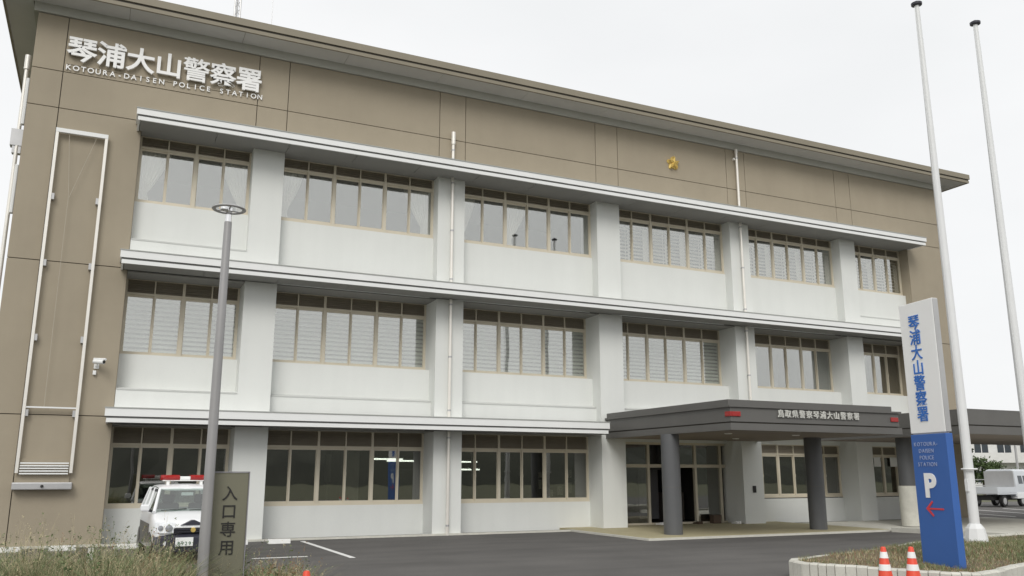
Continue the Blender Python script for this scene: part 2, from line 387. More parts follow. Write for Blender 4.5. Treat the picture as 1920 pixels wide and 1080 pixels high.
# --- spandrels, ledges, windows
ZF = [(0.0, 0.86, 2.49, 2.96), (3.2, 4.82, 6.52, 6.94), (7.2, 8.94, 10.55, 10.89)]
WY = [0.90, 0.92, 0.46]
def spandrel(name, x0, x1, y, z0, z1, sill=None):
    m = MB()
    if sill: B('ledge_shadow_strip', M_LEDGE, bld, x0+0.01, x1-0.01, y-0.012, y+0.02, z1-0.012, z1+0.03)  # added thin grey strip, painting the shadow gap along the ledge top
    if sill: m.yprism([(y, z0), (1.1, z0), (1.1, z1+sill), (y+0.16, z1+sill), (y, z1)][::-1], x0, x1)
    else: m.box(x0, x1, y, 1.1, z0, z1)
    return obj(name, m, M_WHITE, bld)

def louver_mesh(w, h):
    m = MB(); n = max(3, int(h/0.062)); p = h/n
    for i in range(n):
        z = i*p
        m.yprism([(0.0, z+0.002), (0.008, z), (0.05, z+p*0.95), (0.042, z+p*0.97)], 0, w)
    return m
def window(bay, fl, npan, zs=None, y=None, x0=None, x1=None):
    X0, X1 = BAYS[bay]
    X0 = X0 if x0 is None else x0; X1 = X1 if x1 is None else x1
    _, zb, zt, zh = ZF[fl] if zs is None else (0,)+zs
    y = WY[fl] if y is None else y
    fw = 0.055
    m = MB()
    m.box(X0, X1, y-0.05, y+0.09, zb, zb+0.07); m.box(X0, X1, y-0.075, y-0.051, zb-0.012, zb+0.02)
    m.box(X0, X1, y-0.03, y+0.09, zt-0.03, zt+0.03); m.box(X0, X1, y-0.03, y+0.09, zh-0.03, zh)
    m.box(X0, X0+fw, y-0.032, y+0.092, zb+0.07, zh-0.03); m.box(X1-fw, X1, y-0.032, y+0.092, zb+0.07, zh-0.03)
    w = (X1-X0)/npan
    for i in range(1, npan):
        x = X0+w*i; t = 0.048 if i % 2 == 0 else 0.014
        m.box(x-t, x+t, y-(0.04 if i % 2 == 0 else 0.025), y+0.085, zb+0.07, zt-0.03)
        m.box(x-max(t*0.75, 0.018), x+max(t*0.75, 0.018), y-0.028, y+0.08, zt+0.03, zh-0.03)
    for i in range(npan):                       # sliding sashes, one of each pair set back
        dy = 0.0 if i % 2 else 0.035
        a = X0+w*i+(fw if i == 0 else 0.014 if i % 2 else 0.048); b = X0+w*(i+1)-(fw if i == npan-1 else 0.048 if i % 2 else 0.014)
        m.box(a, b, y+dy-0.012, y+dy+0.018, zb+0.07, zb+0.125); m.box(a, b, y+dy-0.012, y+dy+0.018, zt-0.085, zt-0.03)
        m.box(a, a+0.024, y+dy-0.012, y+dy+0.018, zb+0.125, zt-0.085); m.box(b-0.024, b, y+dy-0.012, y+dy+0.018, zb+0.125, zt-0.085)
        if i % 2: m.box(a+0.004, a+0.022, y+dy-0.03, y+dy-0.012, (zb+zt)/2-0.05, (zb+zt)/2+0.05)
    f = obj('window', m, M_FRAME, bld)
    lm = None
    for i in range(npan):
        dy = 0.0 if i % 2 else 0.035
        a = X0+w*i+(fw if i == 0 else 0.014 if i % 2 else 0.048)+0.023; b = X0+w*(i+1)-(fw if i == npan-1 else 0.048 if i % 2 else 0.014)-0.023
        obj('pane', MB().box(a, b, y+dy+0.001, y+dy+0.007, zb+0.124, zt-0.084), M_GLASS1 if fl == 0 else M_GLASS, f)
        la = X0+w*i+0.02; lb = X0+w*(i+1)-0.02
        if lm is None: lm = louver_mesh(lb-la, zh-zt-0.07).mesh('louver', M_LOUVER)
        tag(link('louver', lm, f, loc=(la, y-0.005, zt+0.035)), kind='stuff')
    B('louver_backing', M_LOUVER, f, X0+0.01, X1-0.01, y+0.06, y+0.075, zt+0.031, zh-0.031)
    return f

NP = [4, 6, 6, 6, 6, 4]
def blind(win, x0, x1, y, z0, z1, m, pitch=0.085, depth=0.06, tilt=0.55, cords=()):
    b = MB(); n = int((z1-z0)/pitch)
    for i in range(n):
        z = z1-(i+0.5)*pitch; dz = depth*math.sin(tilt)/2; dy = depth*math.cos(tilt)/2
        b.yprism([(y-dy, z-dz), (y-dy, z-dz+0.003), (y+dy, z+dz+0.003), (y+dy, z+dz)][::-1], x0, x1)
    b.box(x0, x1, y-0.03, y+0.03, z1, z1+0.05)
    for x in cords: b.box(x-0.012, x+0.012, y-depth/2-0.012, y-depth/2-0.008, z0, z1)
    return tag(obj('blind', b, m, win), kind='stuff')

WIN = {}
for b, (x0, x1) in enumerate(BAYS):
    end = b in (0, 5)
    # storey 3
    if end:
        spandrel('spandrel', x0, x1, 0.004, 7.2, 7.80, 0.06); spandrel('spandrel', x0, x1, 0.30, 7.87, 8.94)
    else: spandrel('spandrel', x0, x1, 0.38, 7.2, 8.94)
    WIN[b, 2] = window(b, 2, NP[b])
    # storey 2
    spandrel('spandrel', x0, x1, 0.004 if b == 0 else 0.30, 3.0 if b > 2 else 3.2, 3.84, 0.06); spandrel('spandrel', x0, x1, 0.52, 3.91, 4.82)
    WIN[b, 1] = window(b, 1, NP[b])
    # storey 1
    if b != 3:
        spandrel('spandrel', x0, x1, 0.82, -0.2, 0.86)
        if b < 3: WIN[b, 0] = window(b, 0, NP[b])
        else: WIN[b, 0] = window(b, 0, NP[b], zs=(0.9, 2.45, 2.80))
for b in range(3):                               # head wall hidden above the ground-floor louvers and behind the porch soffit
    B('lintel', M_WHITE, bld, BAYS[b][0], BAYS[b][1], 0.82, 1.1, 2.961, 3.19)
for b in (3, 4, 5): B('lintel', M_WHITE, bld, BAYS[b][0], BAYS[b][1], 0.80, 1.1, 2.801, 2.999)
for b in range(6):
    B('lintel', M_WHITE, bld, BAYS[b][0], BAYS[b][1], 0.60, 1.1, 6.941, 7.19); B('lintel', M_WHITE, bld, BAYS[b][0], BAYS[b][1], 0.35, 1.1, 10.891, 11.0)

# blinds: storey 2 in the first four bays, storey 3 in the last three
for b in range(4):
    x0, x1 = BAYS[b]; w = (x1-x0)/(NP[b]//2)
    for i in range(NP[b]//2):
        blind(WIN[b, 1], x0+w*i+0.02, x0+w*(i+1)-0.02, 1.01, 4.9, 6.46, M_BLIND, 0.128, 0.098, 0.95)
for b in (3, 4, 5):
    x0, x1 = BAYS[b]; w = (x1-x0)/NP[b]
    for i in range(NP[b]):
        xa, xb = x0+w*i+0.01, x0+w*(i+1)-0.01
        blind(WIN[b, 2], xa, xb, 0.66, 9.02, 10.30 if i % 2 == 0 else 10.36, M_BLINDW, 0.130, 0.105, 0.95, (xb-0.18,))
        if i % 2 == 0: B('blind_tape', M_BLINDW, WIN[b, 2], xb-0.10, xb-0.03, 0.575, 0.579, 9.02, 10.2)
        else: B('blind_tape', M_BLINDW, WIN[b, 2], xb-0.26, xb-0.03, 0.575, 0.579, 9.02, 10.28)

# curtains tied back, top floor
def curtain(x0, x1, side, y, z0, z1, label):
    """Gathered lace hanging from the head and drawn to one side at two thirds of its drop."""
    m = MB(); nx, nz_ = 26, 14; w = x1-x0
    for j in range(nz_+1):
        t = j/nz_; z = z1-(z1-z0)*t
        k = 1-0.72*min(1, (t/0.8))**1.3 if t < 0.8 else 0.28+0.10*(t-0.8)/0.2
        for i in range(nx+1):
            u = i/nx*k*w; x = x0+u if side < 0 else x1-u
            m.v.append((x, y+0.035*math.sin(i*1.55)*(0.5+0.5*(1-k)), z))
    for j in range(nz_):
        for i in range(nx):
            a = j*(nx+1)+i; m.f.append((a, a+1, a+nx+2, a+nx+1))
    o = obj('curtain', m, M_CURT, smooth=True)
    sm = o.modifiers.new('thickness', 'SOLIDIFY'); sm.thickness = 0.004
    return tag(o, label, 'curtain', 'lace curtains of the top-floor windows')
curtain(0.28, 1.05, -1, 0.575, 8.98, 10.52, 'white lace curtain tied back beside the brown wall, leftmost top-floor window')
curtain(2.35, 3.10, 1, 0.575, 8.98, 10.52, 'white lace curtain tied back above the street lamp, leftmost top-floor window')
curtain(4.12, 4.75, -1, 0.575, 8.98, 10.52, 'white lace curtain on the lamp side of the second top-floor window')
curtain(7.85, 8.72, 1, 0.575, 8.98, 10.52, 'white lace curtain just left of the nearer top-floor drainpipe')
curtain(9.78, 10.3, -1, 0.575, 8.98, 10.52, 'white lace curtain just right of the nearer top-floor drainpipe')
curtain(11.38, 12.2, -1, 0.575, 8.98, 10.52, 'white lace curtain in the middle of the third top-floor window')

# --- entrance: glazed recess between the third and fourth pier
ex0, ex1, ey = 15.46, 20.25, 1.0
door = MB()
for x in (ex0+0.03, 16.98, 18.95, 20.05): door.box(x-0.045, x+0.045, ey-0.05, ey+0.07, 0.06, 2.72)
door.box(ex0, ex1, ey-0.045, ey+0.065, 2.72, 2.80); door.box(ex0, ex1, ey-0.042, ey+0.062, 1.95, 2.06); door.box(ex0, ex1, ey-0.042, ey+0.062, 0.06, 0.12)
door.box(17.6, 17.68, ey-0.03, ey+0.05, 2.06, 2.72)
ent = obj('entrance_door', door, M_FRAME, bld)
for a, b, z0, z1 in ((15.54, 16.93, 0.12, 1.95), (19.0, 20.0, 0.12, 1.95), (15.54, 16.93, 2.06, 2.72), (17.03, 17.6, 2.06, 2.72), (17.68, 18.9, 2.06, 2.72), (19.0, 20.0, 2.06, 2.72)):
    B('pane', M_GLASSD, ent, a, b, ey+0.0, ey+0.008, z0, z1)
d_ = MB(); d_.box(17.03, 17.07, ey+0.12, ey+0.16, 0.12, 1.94); d_.box(18.2, 18.26, ey+0.12, ey+0.16, 0.12, 1.94); d_.box(17.03, 18.26, ey+0.12, ey+0.16, 1.88, 1.94)
obj('door_leaf', d_, M_BLACK, ent)
B('inner_door', M_SIGNE, ent, 18.05, 18.9, 3.2, 3.25, 0.12, 2.05)
B('reception_counter', M_CANL, ent, 19.4, 20.2, 3.4, 4.0, 0.03, 1.05)
B('intercom', M_BLACK, bld, 20.63, 20.76, -0.035, -0.002, 1.10, 1.33)
# notices in the windows under the porch and by the entrance
for x, z, w, h in ((27.52, 2.02, 0.36, 0.36), (28.40, 2.02, 0.38, 0.36)): B('window_notice', M_PLATE, WIN[5, 0], x, x+w, 0.862, 0.866, z, z+h)
for i, (x, z, w, h) in enumerate(((13.05, 1.25, 0.22, 0.3), (13.3, 1.0, 0.3, 0.22), (13.05, 1.62, 0.2, 0.16), (14.05, 1.1, 0.26, 0.36), (14.1, 1.6, 0.2, 0.28), (13.75, 1.05, 0.2, 0.3))):
    B('window_notice', M_PLATE, WIN[2, 0], x, x+w, 1.55, 1.553, z, z+h)

# --- storey eaves: two-step fascia, soffit boards
def eave(x0, x1, zs, ztop, dep=0.9):
    f = B('eave', M_PAINT, bld, x0, x1, -dep, -dep+0.05, zs+0.145, ztop)               # upper fascia
    B('shadow_line_flashing', M_FLASH, f, x0-0.012, x1+0.012, -dep-0.014, -dep+0.05, ztop+0.001, ztop+0.028)  # coping strip, darker grey to draw the shadow line above the fascia
    B('eave_top', M_PAINT, f, x0+0.002, x1-0.002, -dep+0.051, -0.002, zs+0.2, ztop-0.012)
    B('fascia_groove', M_GROOVE, f, x0+0.03, x1-0.03, -dep+0.045, -dep+0.09, zs+0.085, zs+0.16)
    B('lower_fascia', M_PAINT, f, x0+0.04, x1-0.04, -dep+0.025, -dep+0.07, zs-0.005, zs+0.095)
    B('end_board', M_PAINT, f, x0+0.041, x0+0.09, -dep+0.092, -0.004, zs+0.002, zs+0.198); B('end_board', M_PAINT, f, x1-0.09, x1-0.041, -dep+0.092, -0.004, zs+0.002, zs+0.198)
    n = round((x1-x0)/1.93); w = (x1-x0-0.2)/n
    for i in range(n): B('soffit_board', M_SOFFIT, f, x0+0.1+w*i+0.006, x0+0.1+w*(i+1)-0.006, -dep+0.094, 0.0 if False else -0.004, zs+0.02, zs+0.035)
    # infill of the recess above the windows
    return f
eave(0.0, 14.32, 2.965, 3.30); eave(-0.01, 29.62, 6.945, 7.27); eave(0.04, 29.62, 10.83, 11.135)
for fl in range(3):
    for b, (x0, x1) in enumerate(BAYS):
        if fl == 0 and b > 2: continue
        z = ZF[fl][3]-0.022
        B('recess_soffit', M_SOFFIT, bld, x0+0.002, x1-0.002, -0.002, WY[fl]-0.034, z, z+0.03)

# --- roof: deep flat eaves all round
RX0, RX1, RY = BX0-0.9, BX1+0.86, -0.9
rf = B('roof', M_ROOF, bld, RX0+0.3, RX1-0.3, RY+0.3, 14.6, 14.18, 14.31)
for nm, m, z0, z1, inset, th in (('roof_fascia', M_ROOF, 14.115, 14.325, 0.0, 0.06), ('fascia_groove', M_ROOFD, 14.055, 14.13, 0.045, 0.05), ('lower_fascia', M_ROOF, 13.955, 14.06, 0.03, 0.06)):
    q = MB(); a, b_, c, d_ = RX0+inset, RX1-inset, RY+inset, 14.9-inset
    q.box(a, b_, c, c+th, z0, z1); q.box(a, a+th, c+th, d_-th, z0, z1); q.box(b_-th, b_, c+th, d_-th, z0, z1); q.box(a, b_, d_-th, d_, z0, z1)
    obj(nm, q, m, rf)
n = 12; w = (RX1-RX0-0.2)/n
for i in range(n): B('soffit_board', M_SOFFITR, rf, RX0+0.1+w*i+0.006, RX0+0.1+w*(i+1)-0.006, RY+0.1, -0.1, 13.975, 13.99)
for x0, x1 in ((RX0+0.1, BX0-0.13), (BX1+0.13, RX1-0.1)): B('soffit_board', M_SOFFITR, rf, x0, x1, -0.09, 14.7, 13.974, 13.989)
q = MB(); q.yprism([(-0.1, 13.973), (-0.055, 13.745), (0.04, 13.745), (0.04, 13.973)], BX0-0.1, BX1+0.1)
q.box(BX0-0.11, BX0-0.005, 0.041, 13.9, 13.745, 13.973); q.box(BX1+0.005, BX1+0.11, 0.041, 13.9, 13.745, 13.973)
obj('frieze', q, M_FRIEZE, rf)

# --- rooftop mast and rod
q = MB()
for dx, dy in ((-0.09, -0.05), (0.09, -0.05), (0, 0.1)): q.tube((2.84+dx, 4+dy, 14.3), (2.84+dx, 4+dy, 19.6), 0.03, k=6)
for i in range(18):
    z = 14.4+i*0.29; q.tube((2.75, 3.95, z), (2.93, 3.95, z+0.29), 0.012, k=5); q.tube((2.93, 3.95, z), (2.84, 4.1, z+0.29), 0.012, k=5)
tag(obj('antenna_mast', q, M_STEEL), 'pale lattice radio mast rising behind the roof edge', 'mast')
q = MB(); q.tube((4.0, 4, 14.3), (4.0, 4, 17.95), 0.018, 0.008, 6); q.tube((4.0, 4, 14.3), (4.0, 4, 14.7), 0.04, k=6)
tag(obj('lightning_rod', q, M_STEEL), 'thin whip rod on the roof just right of the lattice mast', 'rod')

# --- drainpipes
def downpipe(x, ztop, name='downpipe', low=0.0):
    m = MB()
    for z0, z1 in ((low, 2.96 if low < 1 else 3.3), (3.28 if low < 1 else 3.302, 6.94), (7.25, 10.85), (11.1, ztop)): m.tube((x, -0.11, z0), (x, -0.11, z1), 0.048, k=14)
    p = obj(name, m, M_CREAM, bld, smooth=True)
    for z0, z1 in ((0, 2.9), (3.3, 6.9), (7.3, 10.8), (11.2, ztop-0.1))[0 if low < 1 else 1:]:
        k = max(1, int((z1-z0)/1.5))
        for i in range(k+1):
            z = z0+0.25+(z1-z0-0.4)*i/max(1, k)
            c = MB(); c.tube((x, -0.11, z), (x, -0.11, z+0.05), 0.056, k=14); c.box(x-0.012, x+0.012, -0.06, -0.001, z+0.01, z+0.04); obj('pipe_bracket', c, M_STEEL, p, smooth=True)
    return p
p = downpipe(9.24, 12.0)
obj('pipe_cap', MB().tube((9.24, -0.12, 11.97), (9.24, -0.12, 12.38), 0.068, k=14).box(9.21, 9.27, -0.06, -0.001, 11.78, 11.83), M_CREAM, p, smooth=True)
p = downpipe(20.68, 13.6, low=3.15)
obj('pipe_elbow', MB().tube((20.68, -0.11, 13.6), (20.68, -0.11, 13.735), 0.062, k=14).tube((20.60, -0.09, 13.35), (20.60, -0.002, 13.35), 0.05, k=8), M_CREAM, p, smooth=True)

# --- pipes down the far end wall, just past the corner
m = MB(); m.tube((-2.70, 0.35, 0), (-2.70, 0.35, 12.3), 0.05, k=12); m.tube((-2.70, 0.35, 12.2), (-2.70, 0.35, 12.6), 0.075, k=12)
p = obj('side_pipe', m, M_CREAM, bld, smooth=True)
for z0, z1 in ((10.6, 11.9), (8.2, 9.5)): obj('cable_cover', MB().box(-2.66, -2.58, 0.16, 0.30, z0, z1), M_PAINT, p, bevel=0.02)
obj('vent_hood', MB().yprism([(0.3, 10.05), (0.55, 10.05), (0.55, 10.5), (0.3, 10.5)], -2.86, -2.58).box(-2.80, -2.6, 0.32, 0.5, 9.85, 10.05), M_STEEL, p)

# --- lettering on the brown parapet
let = obj('sign_lettering', MB().box(-1.76, 3.2, -0.02, -0.002, 12.405, 12.425), M_BROWN, bld)
for i, ch in enumerate('琴浦大山警察署'):
    letter(ch, 0.735, 0.06, M_LETW, let, (-1.80+i*0.722, -0.10, 12.555+i*0.008), 0.013 if ch in '警察' else 0.021)
txt = 'KOTOURA-DAISEN POLICE STATION'; n = len(txt)
for i, ch in enumerate(txt):
    if ch == ' ': continue
    a, b = glyph_w(ch, 0.205)
    letter(ch, 0.205, 0.02, M_LETW, let, (-1.72+i*0.1765-(a+b)/2+0.01, -0.035, 12.235+i*0.0045), 0.012)

# --- gold star emblem (five-petalled badge)
m = MB(); C = (17.8, 12.745); n0 = 20
pts = []
for i in range(20):
    t = PI/2+2*PI*i/20; r = {0: 0.27, 1: 0.225, 2: 0.165, 3: 0.225}[i % 4]
    pts.append((C[0]+r*math.cos(t), C[1]+r*math.sin(t)))
m.v = [(x, -0.03, z) for x, z in pts] + [(C[0]+(x-C[0])*0.45, -0.11, C[1]+(z-C[1])*0.45) for x, z in pts] + [(C[0], -0.14, C[1])] + [(x, -0.002, z) for x, z in pts]
for i in range(20):
    j = (i+1) % 20
    m.f += [(i, j, 20+j, 20+i), (20+i, 20+j, 40), (41+i, 41+j, j, i)]
em = obj('emblem', m, M_GOLD, bld)
m = MB()
for i in range(5):
    t = PI/2+2*PI*i/5; c, s = math.cos(t), math.sin(t)
    a = (C[0]+0.28*c, -0.09, C[1]+0.28*s); l = (C[0]-0.055*s+0.10*c, -0.12, C[1]+0.055*c+0.10*s); r = (C[0]+0.055*s+0.10*c, -0.12, C[1]-0.055*c+0.10*s); o3 = (C[0], -0.15, C[1])
    k = len(m.v); m.v += [a, l, r, (C[0]+0.18*c, -0.19, C[1]+0.18*s), o3]; m.f += [(k, k+1, k+3), (k, k+3, k+2), (k+1, k+4, k+3), (k+4, k+2, k+3)]
obj('emblem_star', m, M_GOLD, em)

# ================================================================== ENTRANCE CANOPY
cx0, cx1, cy = 14.75, 20.95, -6.15
can = empty('entrance_canopy', (17.85, -3.0, 0), 0, 'charcoal entrance canopy with white lettering on its front, on round columns', 'canopy')
def tier(name, m, x0, x1, y0, z0, z1, th=0.12, par=can, y1=-0.002):
    q = MB(); q.box(x0, x1, y0, y0+th, z0, z1); q.box(x0, x0+th, y0+th, y1, z0, z1); q.box(x1-th, x1, y0+th, y1, z0, z1)
    return obj(name, q, m, par)
tier('cap_flashing', M_CAN, cx0+0.02, cx1-0.2, cy+0.1, 3.50, 3.65)
tier('cap_lip', M_CAN, cx0-0.06, cx1+0.02, cy-0.05, 3.445, 3.499, 0.2)
fas = tier('fascia', M_CAN, cx0, cx1-0.06, cy, 3.07, 3.444)
tier('drip_groove', M_ROOFD, cx0+0.05, cx1-0.02, cy+0.05, 3.03, 3.069)
tier('lower_fascia', M_CAN, cx0-0.03, cx1+0.02, cy-0.03, 2.85, 3.03)
B('deck', M_CAN, can, cx0+0.15, cx1-0.15, cy+0.23, -0.004, 3.42, 3.5)
n = 7; w = (cx1-cx0-0.2)/n
for i in range(n):
    for j in range(3):
        d = (-cy-0.2)/3
        B('soffit_board', M_CANL, can, cx0+0.1+w*i+0.004, cx0+0.1+w*(i+1)-0.004, cy+0.092+d*j+0.001, cy+0.1+d*(j+1)-0.004, 2.853, 2.88)
for x, y in ((16.0, -4.5), (18.5, -4.5), (16.0, -1.8), (18.5, -1.8)):
    obj('downlight', MB().lathe([(0.09, -0.008), (0.11, 0.0), (0.11, 0.012)], (x, y, 2.842), 16), M_LETW, can, smooth=True)
def column(x, par, zt=2.852, lower=None):
    c = obj('column', MB().lathe([(0.265, 0.06), (0.265, zt)], (x, -3.3, 0), 32), M_COLM, par, smooth=True)
    obj('column_joint', MB().lathe([(0.2655, 1.35), (0.269, 1.355), (0.269, 1.365), (0.2655, 1.37)], (x, -3.3, 0), 32), M_CAN, c, smooth=True)
    if lower: obj('column_casing', MB().lathe([(0.305, 0.06), (0.305, lower)], (x, -3.3, 0), 32), M_CONC, c, smooth=True)
column(14.85, can); column(20.3, can)
fl = obj('canopy_lettering', MB().box(16.3, 19.3, cy-0.012, cy-0.002, 3.195, 3.205), M_CAN, can)
for i, ch in enumerate('鳥取県警察琴浦大山警察署'): letter(ch, 0.222, 0.03, M_LETC, fl, (16.32+i*0.251, cy-0.028, 3.235), 0.010)
# red lamps at the two front corners
def red_lamp(x, label, wrap):
    m = MB(); m.box(x-0.15, x+0.15, cy-0.035, cy-0.002, 3.20, 3.33)
    if wrap: m.box(x-0.2, x-0.151, cy-0.035, cy+0.2, 3.20, 3.33)
    o = obj('red_lamp', m, M_REDL, bevel=0.015)
    tag(o, label, 'lamp', 'red lamps on the canopy corners')
red_lamp(14.92, 'red lamp wrapping the canopy corner nearest the glazed entrance', True)
red_lamp(20.70, 'red lamp on the canopy fascia next to the tall blue pylon', False)

# second canopy over the drive, beyond the first
cn2 = empty('drive_canopy', (32, -3.2, 0), 0, 'charcoal drive-through canopy behind the pylon and flagpoles', 'canopy')
tier('cap_flashing', M_CAN, 23.72, 39.9, -6.25, 3.57, 3.68, par=cn2)
tier('fascia', M_CAN, 23.66, 39.95, -6.3, 3.20, 3.569, par=cn2)
tier('drip_groove', M_ROOFD, 23.7, 39.9, -6.25, 3.16, 3.199, par=cn2)
tier('lower_fascia', M_CAN, 23.62, 39.98, -6.33, 2.92, 3.159, par=cn2)
B('deck', M_CAN, cn2, 23.8, 39.8, -6.1, -0.004, 3.5, 3.56)
for i in range(8): B('soffit_board', M_CANL, cn2, 23.8+2*i+0.004, 25.8+2*i-0.004, -6.208, -0.01, 2.925, 2.95)
column(24.37, cn2, 2.924, 1.35); column(39.0, cn2, 2.924)

# ================================================================== BANNER HOIST on the brown wall
bh = empty('banner_hoist', (-1.2, 0, 1.35), 0, 'tall narrow white banner rail frame with a winch box on the brown wall', 'banner frame')
hx0, hx1 = -1.78, -0.62
def rail(x): return B('rail', M_CREAM, bh, x-0.035, x+0.035, -0.17, -0.09, 1.75, 10.42)
B('top_bar', M_PAINT, bh, hx0-0.036, hx1+0.036, -0.175, -0.085, 10.421, 10.53)
for x in (hx0, hx1):
    rl = rail(x); s = 1 if x == hx0 else -1
    for z in (8.6, 6.85, 4.95, 3.1):
        B('bracket', M_STEEL, rl, min(x+0.036*s, x+0.1*s), max(x+0.036*s, x+0.1*s), -0.15, -0.001, z, z+0.16)
B('cross_bar', M_PAINT, bh, hx0+0.036, hx1-0.036, -0.16, -0.12, 3.30, 3.335)
for i in range(5): B('banner_rod', M_PAINT, bh, hx0+0.06, hx1-0.06, -0.175, -0.12, 1.72+i*0.062, 1.752+i*0.062)
wb = obj('winch_box', MB().box(hx0-0.06, hx1+0.06, -0.26, -0.002, 1.36, 1.53), M_STEEL, bh, bevel=0.02)
obj('crank_boss', MB().tube((-1.2, -0.3, 1.44), (-1.2, -0.26, 1.44), 0.035, k=12), M_BLACK, wb)
obj('back_plate', MB().box(hx0+0.02, hx1-0.02, -0.05, -0.002, 1.531, 2.1), M_BROWN, bh)
q = MB(); q.path([(-1.5, -0.13, 10.42), (-1.36, -0.13, 8.7), (-1.36, -0.13, 3.335)], 0.006, 5); q.path([(-0.85, -0.13, 10.42), (-1.345, -0.13, 8.7)], 0.006, 5)
obj('rope', q, M_ROPE, bh)

# security camera and its junction box
sc_ = empty('security_camera', (-0.30, 0, 4.35), 0, 'white security camera on the brown wall near the banner rail', 'camera')
obj('wall_plate', MB().box(-0.36, -0.24, -0.05, -0.001, 4.33, 4.45), M_PAINT, sc_, bevel=0.01)
obj('arm', MB().path([(-0.30, -0.05, 4.39), (-0.30, -0.18, 4.39), (-0.27, -0.22, 4.47)], 0.022, 8), M_PAINT, sc_, smooth=True)
h_ = obj('camera_body', MB().tube((-0.36, -0.16, 4.50), (-0.14, -0.36, 4.47), 0.055, k=14).tube((-0.37, -0.15, 4.56), (-0.10, -0.40, 4.535), 0.03, k=6), M_PAINT, sc_, smooth=True)
obj('lens', MB().tube((-0.14, -0.36, 4.47), (-0.125, -0.372, 4.468), 0.04, k=12), M_BLACK, h_)
obj('junction_box', MB().box(-0.37, -0.29, -0.09, -0.001, 4.17, 4.28), M_PAINT, sc_, bevel=0.015)

# ================================================================== CEILING LIGHTS seen through the ground-floor glass
for i, (x, y, l, lab) in enumerate(((8.1, 2.2, 1.0, 'lit fluorescent tube, nearer one, behind the second ground-floor window'), (8.75, 2.9, 0.9, 'lit fluorescent tube, farther one, behind the second ground-floor window'),
                                    (10.75, 2.2, 0.95, 'lit fluorescent tube behind the third ground-floor window, lower one nearer the drainpipe'), (11.25, 3.4, 0.8, 'lit fluorescent tube deep behind the third ground-floor window'))):
    o = empty('ceiling_light', (x, y, (2.17, 2.13, 1.86, 2.12)[i]), 0, lab, 'ceiling light', 'lit tubes of the ground-floor office')
    obj('light_housing', MB().box(-l/2, l/2, -0.07, 0.07, 0.035, 0.075), M_LETW, o, local=True)
    for sx in (-0.3, 0.3): obj('hanger', MB().tube((sx*l, 0, 0.075), (sx*l, 0, 2.99-(2.17, 2.13, 1.86, 2.12)[i]), 0.006, k=5), M_BLACK, o, local=True)
    obj('tube', MB().tube((-l/2, 0, 0.012), (l/2, 0, 0.012), 0.022, k=8), M_TUBE, o, local=True)
# office things close behind the glass
def office(name, lab, cat, mb, m): return tag(obj(name, mb, m, bevel=0.01), lab, cat)
office('cabinet', 'pale green office cabinet behind the second ground-floor window', 'cabinet', MB().box(6.55, 6.98, 1.35, 1.8, 0.03, 2.4), M_BLIND)
office('locker', 'grey locker at the drainpipe end of the second ground-floor window', 'locker', MB().box(8.5, 9.15, 2.6, 3.1, 0.03, 1.9), M_SOFFIT)
office('machine', 'tall narrow pale appliance behind the second ground-floor window, beside the cabinet', 'machine', MB().box(6.05, 6.2, 1.6, 1.75, 1.5, 2.3).box(6.1, 6.15, 1.65, 1.7, 0.03, 1.5), M_SOFFIT)
q = MB()
for j in range(15):
    t = j/14; z = 2.42-1.45*t; w = 0.11*(1-0.75*t) + 0.02
    for i in range(9): q.v.append((10.55-w/2+w*i/8+0.03*math.sin(t*2), 1.2+0.02*math.sin(i*1.6), z))
for j in range(14):
    for i in range(8): a = j*9+i; q.f.append((a, a+1, a+10, a+9))
o = obj('curtain', q, M_CURT, smooth=True); o.modifiers.new('thickness', 'SOLIDIFY').thickness = 0.004
tag(o, 'narrow gathered white curtain behind the third ground-floor window', 'curtain')

# ================================================================== SMALL THINGS BY THE ENTRANCE
def shoe_pair(name, x, y, rz, m, label):
    e = empty(name, (x, y, 0.06), rz, label, 'shoes', 'shoes left at the entrance')
    for s in (-1, 1):
        q = MB(); pr = [(-0.14, 0.0), (-0.14, 0.085), (-0.05, 0.09), (0.02, 0.06), (0.12, 0.05), (0.14, 0.02), (0.14, 0.0)]
        q.yprism(pr[::-1], s*0.06-0.045, s*0.06+0.045); obj('shoe', q, m, e, local=True, bevel=0.012)
    return e
shoe_pair('shoes', 17.25, 0.75, 0.4, M_LETW, 'white slippers on the porch right beside the front round column')
shoe_pair('shoes', 17.5, 0.55, 1.2, M_LETW, 'white slippers on the porch partly behind the front round column')
shoe_pair('shoes', 18.75, 0.7, 0.2, M_CARD, 'dark shoes at the foot of the door post')
shoe_pair('shoes', 20.0, 0.2, 0.1, M_LETW, 'pale shoes at the foot of the pier with the intercom')
o = obj('cardboard_box', MB().box(-0.16, 0.16, -0.12, 0.12, 0, 0.28).box(-0.17, 0.17, -0.13, 0.13, 0.24, 0.285), M_CARD, loc=(19.55, 0.75, 0.06), bevel=0.01)
tag(o, 'small dark brown box on the porch by the glazed panel', 'box')

